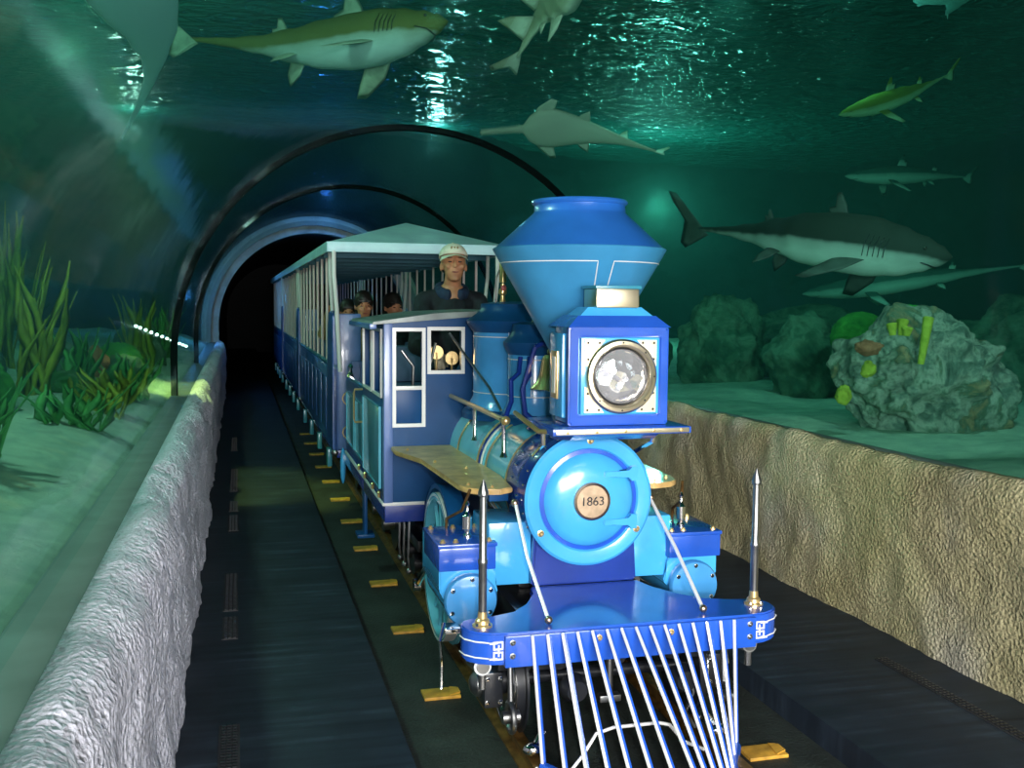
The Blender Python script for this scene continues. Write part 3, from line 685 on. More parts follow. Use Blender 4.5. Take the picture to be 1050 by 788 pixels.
for s in (-1, 1):   # wheel splasher
    m = MB()
    pr = [(4.52 + .375 * math.cos(a), .305 + .375 * math.sin(a)) for a in [PI * k / 16 for k in range(2, 17)]]
    pin = [(4.52 + .355 * math.cos(a), .305 + .355 * math.sin(a)) for a in [PI * k / 16 for k in range(16, 1, -1)]]
    m.prism(pr + pin, 'x', sx(s, .34), sx(s, .425)); P('wheel_fender', m, cab_blue)
# frame & pilot truck
m = MB()
for s in (-1, 1): m.box(sx(s, .28) - .02, sx(s, .28) + .02, 3.3, 5.95, .24, .36, .004)
m.box(sx(-1, .28), sx(1, .28), 3.5, 5.95, .30, .34, .004); m.box(sx(-1, .2), sx(1, .2), 3.95, 5.1, .34, .58, .02); P('main_frame', m, black)
for s in (-1, 1):
    for y in (3.52, 4.02):
        m = MB(); m.lathe([(.155, -.02), (.17, -.018), (.17, .012), (.19, .014), (.19, .022), (.155, .022)], (sx(s, .345), y, .135), (-s, 0, 0), 40); m.cyl((sx(s, .36), y, .135), (sx(s, .40), y, .135), .05); P('truck_wheel', m, black)
        if y < 3.7:
            m = MB(); m.ring((sx(s, .368), y, .135), (1, 0, 0), .158, .006); P('truck_wheel_rim', m, chrome)
    m = MB(); m.box(sx(s, .43) - .035, sx(s, .43) + .035, 3.42, 3.58, .07, .20, .01); ab = P('axle_box', m, black)
    m = MB(); m.lathe([(.045, 0), (.045, .015), (.03, .03), (.02, .035)], (sx(s, .465), 3.50, .135), (s, 0, 0), 20); P('axle_cap', m, steel, ab)
    for q in ((.03, .03), (-.03, .03), (.03, -.03), (-.03, -.03)):
        bolt((sx(s, .43) + q[0] * .8, 3.42, .135 + q[1] * 1.4), (0, -1, 0), .006, chrome, ab)
    m = MB(); m.box(sx(s, .40) - .02, sx(s, .40) + .02, 3.40, 4.15, .21, .25, .005); P('truck_side_frame', m, black)
    m = MB()
    for k in range(40):
        a0 = k * .8; a1 = (k + 1) * .8
    m.tube([(sx(s, .40) + .028 * math.cos(k * .6), 3.62 + .028 * math.sin(k * .6), .13 + .0022 * k) for k in range(50)], .006, 5); P('coil_spring', m, steel)
m = MB(); m.cyl((sx(-1, .34), 3.52, .135), (sx(1, .34), 3.52, .135), .022); m.box(sx(-1, .4), sx(1, .4), 3.66, 3.84, .16, .24, .01); P('truck_axle', m, black)
m = MB(); m.tube([(sx(-1, .36), 3.12, -.02), (sx(-1, .345), 3.08, -.035), (sx(-1, .26), 3.08, -.03), (sx(-1, .21), 3.09, .02), (sx(-1, .16), 3.10, .085), (sx(-1, .10), 3.10, .10), (sx(1, .06), 3.10, .10), (sx(1, .10), 3.10, .09), (sx(1, .16), 3.11, .02), (sx(1, .24), 3.12, -.02)], .006, 8); P('brake_pipe', m, silver)
m = MB(); m.cyl((sx(-1, .28), 3.36, .245), (sx(-1, .12), 3.36, .245), .008); m.cyl((sx(1, .28), 3.36, .245), (sx(1, .12), 3.36, .245), .008)
for xx in (-.28, -.12, .12, .28): m.sphere((CX + xx, 3.36, .245), .016, n=10)
m.cyl((CX - .28, 3.36, .245), (CX + .28, 3.36, .245), .007); m.cyl((CX - .02, 3.36, .10), (CX - .02, 3.36, .31), .014); m.box(CX - .06, CX + .02, 3.34, 3.38, .085, .11, .004); P('truck_linkage', m, steel)
for xx, r in ((-.33, .05), (-.19, .05), (.02, .055), (.25, .045)): P('air_tank', MB().cyl((CX + xx, 3.42, .24), (CX + xx, 3.52, .24), r, 20), black)
m = MB(); m.tube([(CX + .25, 3.3, .20), (CX + .27, 3.28, .12), (CX + .25, 3.3, .04), (CX + .29, 3.3, -.02)], .008, 6); m.sphere((CX + .22, 3.3, .17), .012); m.sphere((CX + .26, 3.28, .09), .012); m.sphere((CX + .30, 3.29, .02), .012); P('brake_hose', m, steel)
for s in (-1, 1):
    m = MB(); m.ring((sx(s, .40), 3.30, .085), (1, 0, 0), .05, .010, 24, 8); m.cyl((sx(s, .37), 3.30, .085), (sx(s, .43), 3.30, .085), .022); m.cyl((sx(s, .40), 3.30, .13), (sx(s, .40), 3.32, .30), .010); P('brake_rigging', m, steel)
    m = MB(); m.sphere((sx(s, .34), 3.22, .0), .026, (1.5, 1, .9), 12); m.cyl((sx(s, .34), 3.22, .0), (sx(s, .30), 3.24, .05), .014); P('hose_coupling', m, chrome)
    m = MB(); m.lathe([(.02, 0), (.05, .01), (.05, .03), (.035, .06)], (sx(s, .20), 3.24, .20), (0, -1, 0), 20); P('lower_valve', m, black)
# cab
CF, CB = 5.05, 5.96
cab = P('cab_floor', MB().box(.70, 1.88, CF, CB, .40, .50, .004), navy)
m = MB(); m.box(.694, .90, CF - .006, CF, .487, .503, .001); m.box(.688, .694, CF - .006, 5.96, .487, .503, .001); P('sill_stripe', m, white)
def wall_with_holes_y(y0, y1, xs, zs, holes):
    """front wall on a grid, leaving out the cells inside the holes"""
    m = MB()
    for i in range(len(xs) - 1):
        for j in range(len(zs) - 1):
            c = ((xs[i] + xs[i + 1]) / 2, (zs[j] + zs[j + 1]) / 2)
            if any(h[0] < c[0] < h[1] and h[2] < c[1] < h[3] for h in holes): continue
            m.box(xs[i], xs[i + 1], y0, y1, zs[j], zs[j + 1], 0)
    return m
mir = lambda x: 2 * CX - x
W1 = (.755, .885, .90, 1.36); W2 = (.93, 1.085, 1.165, 1.365)
holes = [W1, W2, (mir(W1[1]), mir(W1[0]), W1[2], W1[3]), (mir(W2[1]), mir(W2[0]), W2[2], W2[3])]
xs = sorted({.70, 1.88} | {v for h in holes for v in h[:2]}); zs = sorted({.50, 1.40} | {v for h in holes for v in h[2:]})
m = wall_with_holes_y(CF, CF + .03, xs, zs, holes)
m.prism([(.70, 1.40), (CX, 1.452), (1.88, 1.40)], 'y', CF, CF + .03)
cfw = P('cab_front_wall', m, cab_blue)
for a, b in ((.694, .74), (mir(.74), mir(.694))): P('cab_corner_post', MB().box(a, b, CF - .008, CF + .04, .50, 1.40, .006), lav_blue)
def wframe(x0, x1, z0, z1, y, t=.018, mid=None):
    m = MB(); m.rframe(x0, x1, z0, z1, t, y - .012, y + .004)
    if mid: m.box(x0, x1, y - .012, y + .004, mid - .010, mid + .010, .002)
    return m
for h in holes: P('cab_window_frame', wframe(*h, CF, mid=1.078 if h[3] - h[2] > .3 else None), white)
for a, b in ((W1[0], W1[1]), (mir(W1[1]), mir(W1[0]))): P('cab_lower_panel', MB().box(a, b, CF + .004, CF + .02, .90, 1.07, .001), cab_blue)
# cab sides with open windows behind white bars
for s in (-1, 1):
    x = .70 if s < 0 else 1.85
    m = MB(); m.box(x, x + .03, CF + .03, CB, .50, 1.03, .003); m.box(x, x + .03, CF + .03, CB, 1.35, 1.40, .003)
    for y in (CF + .03, CF + .42, CB - .06): m.box(x, x + .03, y, y + .06, 1.03, 1.35, .002)
    side = P('cab_side_wall', m, cab_blue)
    xo = x - .006 if s < 0 else x + .03
    for (ya, yb) in ((CF + .10, CF + .41), (CF + .49, CB - .07)):
        m = MB()
        m.rframe(ya, yb, 1.035, 1.355, .014, xo - .004, xo + .008, 'x')
        P('cab_window_frame', m, white, side)
    m = MB(); m.box(xo - .006, xo + .006, CF + .12, CF + .80, .56, .97, .004); P('cab_side_panel', m, panel_teal, side)
    m = MB()
    m.rframe(CF + .115, CF + .805, .562, .968, .007, xo - .010, xo + .002, 'x')
    P('panel_trim', m, teal, side)
    m = MB(); xx = xo - s * -.0
    m.tube([(xo, CB - .03, 1.0), (xo + s * .045, CB - .03, 1.0), (xo + s * .05, CB - .03, .98), (xo + s * .05, CB - .03, .83), (xo + s * .045, CB - .03, .81), (xo, CB - .03, .81)], .006, 8); P('grab_handle', m, brass, side)
m = MB()
pr = [(.63, 1.392), (.64, 1.408), (.95, 1.452), (CX, 1.468), (mir(.95), 1.452), (mir(.64), 1.408), (mir(.63), 1.392), (CX, 1.447)]
m.prism(pr, 'y', CF - .05, CB + .02, .002); P('cab_roof', m, paint('cab_roof_grey', (.22, .27, .26), .5, 0, .2, .15, 10))
for a, b in ((.62, .655), (mir(.655), mir(.62))): P('cab_roof_gutter', MB().box(a, b, CF - .045, CB + .015, 1.372, 1.398, .004), lav_blue)
# controls in the cab
m = MB()
m.box(.95, 1.63, CF + .05, CF + .12, .60, 1.12, .01); P('backhead', m, black)
for (a, b) in ((.98, 1.25), (1.06, 1.22), (1.20, 1.26)):
    m = MB(); m.lathe([(.035, 0), (.035, -.012), (.0005, -.014)], (a, CF + .10, b), (0, -1, 0), 20); m.tube([(a, CF + .10, b), (a, CF + .12, 1.1)], .006); P('pressure_gauge', m, brass)
m = MB(); m.tube([(.86, CF + .14, 1.0), (.86, CF + .10, 1.18), (.80, CF + .10, 1.26)], .008); m.tube([(.93, CF + .12, 1.1), (.97, CF + .08, 1.3)], .008); P('control_lever', m, steel)
# sill hardware
m = MB()
for y in (5.2, 5.45, 5.8, 6.1): m.lathe([(.008, 0), (.008, .02), (.012, .025), (.004, .035)], (.69, y, .503), (0, 0, 1), 8)
P('sill_cleat', m, brass)
m = MB(); m.box(.70, .72, 5.92, 6.02, .14, .40, .006); m.box(.66, .76, 5.90, 6.04, .13, .15, .004); P('cab_step', m, cab_blue)
for s in (-1, 1):
    m = MB(); m.box(sx(s, .33) - .02, sx(s, .33) + .02, 5.1, 5.6, .10, .22, .006)
    for y in (5.2, 5.5): m.cyl((sx(s, .36), y, .15), (sx(s, .42), y, .15), .05)
    m.box(sx(s, .38) - .03, sx(s, .38) + .03, 5.12, 5.58, .22, .28, .006); P('trailing_truck', m, black)
    for y in (5.2, 5.5):
        m = MB(); m.lathe([(.0, -.02), (.17, -.018), (.17, .012), (.19, .014), (.19, .022), (.0, .022)], (sx(s, .34), y + .12, .15), (-s, 0, 0), 32); P('trailing_wheel', m, black)
    m = MB()
    for y in (5.15, 5.3, 5.45): m.tube([(sx(s, .45), y, .40), (sx(s, .46), y - .02, .2), (sx(s, .45), y, .12)], .007, 6); m.sphere((sx(s, .45), y, .12), .018, n=8)
    P('truck_hanger', m, steel)

# ------------------------------------------------------------------ tender
TEN = thing('tender', 'blue tender with teal panels behind the locomotive cab, carrying the driver', 'tender', (CX, 6.5, -.038))
def T(name, mb, mat, parent=None): return mb.build(name, mat, parent or TEN)
T('underframe', MB().box(.70, 1.88, 6.00, 7.12, .40, .487, .004), navy); T('sill_stripe', MB().box(.688, .70, 5.98, 6.92, .487, .503, .001), white)
m = MB(); m.box(.72, .75, 6.02, 7.10, .487, .98, .004); m.box(1.83, 1.86, 6.02, 7.10, .487, .98, .004); m.box(.75, 1.83, 7.07, 7.10, .487, 1.10, .004); T('tender_tank', m, cab_blue)
for x in (.712, 1.858):
    for y0, y1 in ((6.08, 6.48), (6.56, 7.0)):
        m = MB(); m.box(x, x + .010, y0, y1, .56, .90, .003); tp = T('tender_side_panel', m, panel_teal)
        xe = x - .006 if x < 1 else x + .004
        m = MB(); m.rframe(y0 + .008, y1 - .008, .568, .892, .009, xe, xe + .012, 'x'); T('panel_trim', m, teal, tp)
for x in (.735, 1.845): T('tender_top_rail', MB().tube([(x, 6.02, .99), (x, 7.1, .99)], .012, 8), panel_teal)
m = MB(); m.box(.95, 1.63, 6.30, 6.72, .487, .98, .02); m.box(.95, 1.63, 6.66, 6.76, .98, 1.22, .03); T('driver_seat', m, seat_m)
m = MB(); m.lathe([(.02, 0), (.02, .02), (.012, .03), (.012, .06), (.018, .07), (.005, .09)], (.73, 6.92, 1.0), (0, 0, 1), 10); T('corner_valve', m, chrome)
for s in (-1, 1):
    for y in (6.3, 6.8):
        m = MB(); m.lathe([(.0005, -.02), (.17, -.018), (.17, .012), (.19, .014), (.19, .022), (.0005, .022)], (sx(s, .34), y, .13), (-s, 0, 0), 32); w = T('truck_wheel', m, black)
        m = MB(); m.cyl((sx(s, .36), y, .13), (sx(s, .43), y, .13), .045); T('axle_box', m, steel, w)
    m = MB(); m.box(sx(s, .39) - .02, sx(s, .39) + .02, 6.15, 6.95, .18, .26, .01); T('truck_frame', m, black)
m = MB(); m.sphere((.70, 7.16, .36), .04, (.5, .7, 3.2)); T('hanging_step', m, sky_blue)

# ------------------------------------------------------------------ coaches
def make_coach(label):
    c = thing('passenger_coach', label, 'coach', (CX, 7.5, -.038), 'coaches behind the tender')
    y0, y1 = 7.52, 11.72
    def K(name, mb, mat, parent=None): return mb.build(name, mat, parent or c)
    xl, xr = .67, 1.91
    K('underframe', MB().box(xl + .02, xr - .02, y0, y1, .36, .42, .01), navy)
    for x in (xl, xr - .03):
        m = MB(); m.box(x, x + .03, y0, y1, .42, 1.02, .006)
        xo = x if x < 1 else x + .03
        for k in range(8):
            ya = y0 + .1 + k * .515; m.box(xo - .006, xo + .006, ya, ya + .44, .50, .92, .004)
        sd = K('side_panel', m, coach_blue)
        m = MB(); m.tube([(x + .015, y0, 1.035), (x + .015, y1, 1.035)], .018, 10); K('top_rail', m, panel_teal, sd)
        for k in range(8):
            ya = y0 + .72 + k * (y1 - y0 - .85) / 7
            m = MB(); m.tube([(x + .015, ya, 1.03), (x + .015, ya, 1.86)], .011, 8); K('window_bar', m, pink)
        m = MB(); m.prism([(y0, .42), (y0, 1.40), (y0 + .10, 1.44), (y0 + .30, 1.43), (y0 + .42, 1.30), (y0 + .46, 1.02), (y0 + .46, .42)], 'x', x - .008, x + .04, .006); K('end_wing', m, coach_blue)
        m = MB(); s = 1 if x < 1 else -1
        m.tube([(x + .0, y0 - .05, 1.87), (x + .0, y0 - .06, 1.70), (x + s * .02, y0 - .05, 1.45), (x + s * .045, y0 - .03, 1.0)], .016, 8); K('awning_post', m, white)
        m = MB(); m.tube([(x, y0 + .25, 1.87), (x, y0 + .26, 1.70), (x + s * .02, y0 + .30, 1.42)], .014, 8); K('awning_post', m, white)
    for x0, x1 in ((xl + .03, xl + .20), (xr - .20, xr - .03)):
        m = MB(); m.box(x0, x1, y0, y0 + .04, .42, 1.42, .015); K('end_panel', m, lav_blue)
        m = MB()
        for z in (.55, .8): m.ring(((x0 + x1) / 2, y0 - .003, z), (0, 1, 0), .05, .005, 24, 6)
        K('end_scroll', m, brass)
    m = MB(); m.box(xl + .2, xr - .2, y0, y0 + .03, .42, .95, .004); K('end_gate', m, coach_blue)
    for k in range(6):
        ys = y0 + .55 + k * .66
        m = MB(); m.box(xl + .05, xr - .05, ys, ys + .32, .42, .78, .02); m.box(xl + .05, xr - .05, ys + .30, ys + .36, .6, 1.18, .03); K('bench_seat', m, seat_m)
    # awning: hipped roof with fascia
    ye0, ye1 = y0 - .06, y1 + .06; e = (xl - .05, xr + .05)
    m = MB()
    v = [(e[0], ye0, 1.93), (e[1], ye0, 1.93), (e[1], ye1, 1.93), (e[0], ye1, 1.93), (CX, ye0 + .62, 2.13), (CX, ye1 - .62, 2.13)]
    m._add(v, [(0, 1, 4), (1, 2, 5, 4), (2, 3, 5), (3, 0, 4, 5)])
    bmesh.ops.solidify(m.bm, geom=m.bm.faces[:], thickness=.012)
    aw = K('awning', m, awning)
    m = MB(); m.box(e[0], e[1], ye0, ye0 + .012, 1.862, 1.935, .003); m.box(e[0], e[1], ye1 - .012, ye1, 1.862, 1.935, .003); m.box(e[0], e[0] + .012, ye0, ye1, 1.862, 1.935, .003); m.box(e[1] - .012, e[1], ye0, ye1, 1.862, 1.935, .003); K('awning_fascia', m, awning, aw)
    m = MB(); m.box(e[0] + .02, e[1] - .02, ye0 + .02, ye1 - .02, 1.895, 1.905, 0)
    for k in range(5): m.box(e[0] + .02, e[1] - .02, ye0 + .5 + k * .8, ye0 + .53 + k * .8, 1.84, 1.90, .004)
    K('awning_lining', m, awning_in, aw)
    for yb in (y0 + .7, y1 - .7):
        for s in (-1, 1):
            m = MB()
            for d in (-.22, .22): m.lathe([(.0005, -.02), (.15, -.018), (.15, .012), (.17, .014), (.17, .022), (.0005, .022)], (sx(s, .34), yb + d, .115), (-s, 0, 0), 28)
            m.box(sx(s, .39) - .02, sx(s, .39) + .02, yb - .38, yb + .38, .10, .20, .01); K('truck', m, black)
    for k in range(4):
        m = MB(); m.box(xl - .005, xl + .03, y0 + .5 + k * 1.0, y0 + .62 + k * 1.0, .22, .36, .006); K('step_hanger', m, panel_teal)
    m = MB(); m.sphere((xl + .01, y0 + .02, .40), .03, n=10); m.cyl((CX, y0 - .35, .33), (CX, y0 + .05, .33), .025); K('coupler', m, steel)
    return c
c1 = make_coach('front coach with pale awning and curved white posts behind the driver')
for k, lab in ((1, 'second coach, its dim awning following the pale front one'), (2, 'last coach in the dark mouth of the far arch')):
    c = copy_tree(c1); c.location.y = 7.5 + 4.32 * k; c['label'] = lab

# ------------------------------------------------------------------ people
def capsule(m, a, b, ra, rb, n=14):
    m.sphere(a, ra, n=n); m.sphere(b, rb, n=n); m.cone(a, b, ra, rb, n)
def remesh(o, v, smooth=2):
    md = o.modifiers.new('join', 'REMESH'); md.mode = 'VOXEL'; md.voxel_size = v; md.use_smooth_shade = True
    if smooth:
        s = o.modifiers.new('soft', 'SMOOTH'); s.iterations = smooth; s.factor = .5
def make_person(label, head, turn=0, tilt=0, jacket=jacket_m, cap=True, legs=jeans, hands=None, vox=.0065, gl=None, collar=None, group=None, scale=1.0, hairm=hair):
    """seated figure; head = centre of the head; facing -y"""
    hx, hy, hz = head
    root = thing('person', label, 'person', (hx, hy + .05, hz - .75), group)
    def q(x, y, z): return Vector((hx + x * scale, hy + y * scale, hz + z * scale))
    R = Matrix.Rotation(turn, 3, 'Z') @ Matrix.Rotation(tilt, 3, 'X')
    def h(x, y, z): return Vector(head) + R @ (Vector((x, y, z)) * scale)
    m = MB(); k = scale
    m.sphere(h(0, .01, .025), .098 * k, (.80, .98, .95), 24, R)        # cranium
    m.sphere(h(0, -.03, -.045), .066 * k, (.88, .90, 1.05), 18, R)     # face
    m.sphere(h(0, -.052, -.098), .028 * k, (1.15, .8, .7), 12, R)      # chin
    m.sphere(h(0, -.085, .018), .02 * k, (2.3, .5, .45), 12, R)        # brow
    m.cone(h(0, -.092, .01), h(0, -.112, -.035), .008 * k, .013 * k, 10); m.sphere(h(0, -.110, -.036), .0135 * k, (1.3, .9, .8), 10, R)
    for s in (-1, 1):
        m.sphere(h(s * .040, -.076, -.028), .02 * k, (1, .7, .9), 10, R)  # cheek
        m.sphere(h(s * .079, .01, -.015), .022 * k, (.35, .75, 1.25), 10, R)  # ear
    capsule(m, h(0, .015, -.06), q(0, .06, -.17), .052 * k, .058 * k)
    capsule(m, q(0, .06, -.2), q(0, .08, -.45), .10 * k, .12 * k)
    hp = hands or {-1: (-.16, -.25, -.42), 1: (.16, -.25, -.42)}
    el = {}
    for s in (-1, 1):
        sh = q(s * .165, .07, -.235); ha = Vector(q(*hp[s])); mid = (sh + ha) / 2
        e = mid + Vector((s * .07, .06, -.11)) * k; el[s] = (sh, e, ha)
        capsule(m, sh, e, .045 * k, .038 * k); capsule(m, e, ha, .036 * k, .026 * k)
    hip = q(0, .10, -.66); m.sphere(hip, .12 * k, (1.2, .9, .8), 16)
    kn, ft = {}, {}
    for s in (-1, 1):
        kn[s] = q(s * .12, -.33, -.66); ft[s] = q(s * .12, -.36, -1.02)
        capsule(m, q(s * .09, .08, -.68), kn[s], .07 * k, .055 * k); capsule(m, kn[s], ft[s], .05 * k, .036 * k)
    # hands: palm, four fingers, thumb, curled
    for s in (-1, 1):
        if gl and s in gl: continue
        sh, e, ha = el[s]; d = (ha - e).normalized(); side = Vector((1, 0, 0)); side = (side - d * side.dot(d)).normalized(); nrm = d.cross(side)
        if nrm.z > 0: nrm = -nrm
        m.sphere(ha + d * .045 * k, .04 * k, (1, 1, .55), 12)
        for i, ln in enumerate((.065, .075, .07, .055)):
            b = ha + d * .075 * k + side * (i - 1.5) * .02 * k; c = b + (d * .8 + nrm * .4) * ln * .5 * k; f = c + (d * .2 + nrm * .9) * ln * .5 * k
            capsule(m, b, c, .009 * k, .0085 * k, 8); capsule(m, c, f, .0085 * k, .0075 * k, 8)
        b = ha + d * .03 * k - side * s * .035 * k; c = b + (d * .5 - side * s * .6 + nrm * .3) * .04 * k; capsule(m, b, c, .011 * k, .009 * k, 8); capsule(m, c, c + (d * .7 + nrm * .6) * .03 * k, .009 * k, .008 * k, 8)
    body = m.build('body', skin, root); remesh(body, vox, 3)
    # clothing
    m = MB(); m.sphere(q(0, .085, -.255), .155 * k, (1.25, .80, .58), 20)
    capsule(m, q(0, .09, -.30), q(0, .10, -.60), .16 * k, .15 * k)
    for s in (-1, 1):
        sh, e, ha = el[s]; capsule(m, q(s * .06, .07, -.20), sh, .062 * k, .072 * k); capsule(m, sh, e, .072 * k, .058 * k); capsule(m, e, ha - (ha - e).normalized() * .02, .056 * k, .045 * k)
        for t_ in (.25, .6): p = sh.lerp(e, t_); m.sphere(p + Vector((s * .02, -.01, 0)), .062 * k, (1, 1, .35), 10)
    o = m.build('jacket', jacket, root); remesh(o, .010, 2)
    m = MB()
    for a in range(15):
        an = a / 14 * 2 * PI * .84 + PI * 1.66
        m.sphere(q(.082 * math.cos(an), .060 + .080 * math.sin(an), -.165 + .03 * math.sin(an)), .034 * k, (1, 1, 1.3), 8)
    o = m.build('collar', collar or collar_m, root); remesh(o, .008, 2)
    m = MB(); m.sphere(q(0, -.012, -.215), .042 * k, (1, .5, 1.1), 12); m.build('undershirt', cap_m, root)
    m = MB(); m.sphere(hip, .15 * k, (1.15, .9, .8), 14)
    for s in (-1, 1): capsule(m, q(s * .09, .06, -.67), kn[s], .088 * k, .075 * k); capsule(m, kn[s], ft[s], .07 * k, .055 * k)
    o = m.build('trousers', legs, root); remesh(o, .012, 2)
    for s in (-1, 1):
        m = MB(); capsule(m, ft[s] + Vector((0, .02, -.03)), ft[s] + Vector((0, -.13, -.045)), .042 * k, .035 * k); o = m.build('shoe', black, root); remesh(o, .01, 2)
    # face details
    for s in (-1, 1):
        m = MB(); m.sphere(h(s * .031, -.0875, -.002), .0085 * k, (1.5, .5, .55), 10, R); m.build('eye', eye_m, root)
        m = MB(); m.sphere(h(s * .033, -.0945, .022), .008 * k, (2.2, .5, .4), 10, R); m.build('eyebrow', hair, root)
    m = MB(); m.sphere(h(0, -.0905, -.066), .011 * k, (2.0, .6, .45), 12, R); m.build('mouth', lip, root)
    m = MB()
    if cap:
        m.sphere(h(0, .034, .0), .094 * k, (.84, .84, .72), 20, R)
    else:
        m.sphere(h(0, .014, .042), .106 * k, (.84, .98, .92), 20, R); [m.sphere(h(w_, -.078, .040), .016 * k, (1.2, .7, 1), 8, R) for w_ in (-.045, -.02, .01, .04)]; m.sphere(h(0, .055, -.03), .09 * k, (.86, .8, 1.0), 18, R)
    o = m.build('hair', hairm, root); remesh(o, .008, 1)
    if cap:
        m = MB(); m.sphere(h(0, .012, .050), .108 * k, (.84, .98, .80), 28, R)
        bmv = [v for v in m.bm.verts if (R.transposed() @ (v.co - Vector(head))).z < .034 * k]
        bmesh.ops.delete(m.bm, geom=bmv, context='VERTS'); bmesh.ops.solidify(m.bm, geom=m.bm.faces[:], thickness=.004)
        co = m.build('cap', cap_m, root, angle=180)
        n = 14; pts = []
        t_ = MB(); vs = []; fs = []
        for i in range(n + 1):
            a = PI * (1.16 + .68 * i / n)
            for j in range(5):
                r = 1 + .62 * j / 4 * max(0, math.sin(PI * i / n)) ** .5
                vs.append(h(.088 * math.cos(a) * (1 if j == 0 else 1 + .04 * j), .012 + .104 * math.sin(a) * r, .042 - .004 * j * j * .3 - .010 * abs(math.cos(a)) * j * .35))
        for i in range(n):
            for j in range(4): fs.append((i * 5 + j, (i + 1) * 5 + j, (i + 1) * 5 + j + 1, i * 5 + j + 1))
        t_._add(vs, fs); bmesh.ops.solidify(t_.bm, geom=t_.bm.faces[:], thickness=.004); t_.build('cap_brim', cap_m, co, angle=180)
        m = MB(); m.sphere(h(0, .012, .137), .008 * k); m.build('cap_button', cap_m, co)
        m = MB()
        for w in (-.020, .0, .018):
            m.sphere(h(w, -.082, .088), .006, (1.0, .6, 1.6), 8, R)
        m.build('cap_emblem', khaki, co)
    if gl:
        for s in gl:
            sh, e, ha = el[s]; d = (ha - e).normalized(); side = Vector((1, 0, 0)); side = (side - d * side.dot(d)).normalized(); nrm = d.cross(side)
            if nrm.z > 0: nrm = -nrm
            m = MB(); capsule(m, ha - d * .05, ha + d * .01, .046, .040); m.sphere(ha + d * .05, .046, (1, 1, .65), 12)
            for i, ln in enumerate((.075, .085, .08, .065)):
                b = ha + d * .078 + side * (i - 1.5) * .024; c = b + (d * .8 + nrm * .4) * ln * .5; f = c + (d * .1 + nrm * .95) * ln * .5
                capsule(m, b, c, .0115, .011, 8); capsule(m, c, f, .011, .010, 8)
            b = ha + d * .03 - side * s * .04; c = b + (d * .5 - side * s * .6 + nrm * .3) * .045; capsule(m, b, c, .014, .012, 8); capsule(m, c, c + (d * .7 + nrm * .6) * .032, .012, .011, 8)
            o = m.build('glove', glove, root); remesh(o, .006, 1)
    return root
make_person('driver in white cap and dark jacket looking out above the cab roof', (1.30, 6.28, 1.74), turn=-.10, tilt=-.20,
            hands={-1: (-.20, -.46, -.54), 1: (.16, -.38, -.55)}, gl=(-1,))
make_person('dark-haired passenger in khaki just behind the front coach end panel', (.985, 8.32, 1.475), jacket=khaki, cap=False, vox=.010, group='passengers in the front coach', scale=.92)
make_person('dark-haired passenger nearest the driver, face half hidden by the cab roof', (1.235, 8.40, 1.465), turn=.3, jacket=jacket_m, cap=False, vox=.010, group='passengers in the front coach', scale=.92)
make_person('passenger reaching a hand to the window bars of the front coach', (.93, 9.02, 1.42), jacket=khaki, cap=False, vox=.011, group='passengers in the front coach', scale=.85,
            hands={-1: (-.21, -.30, .0), 1: (.16, -.25, -.42)})

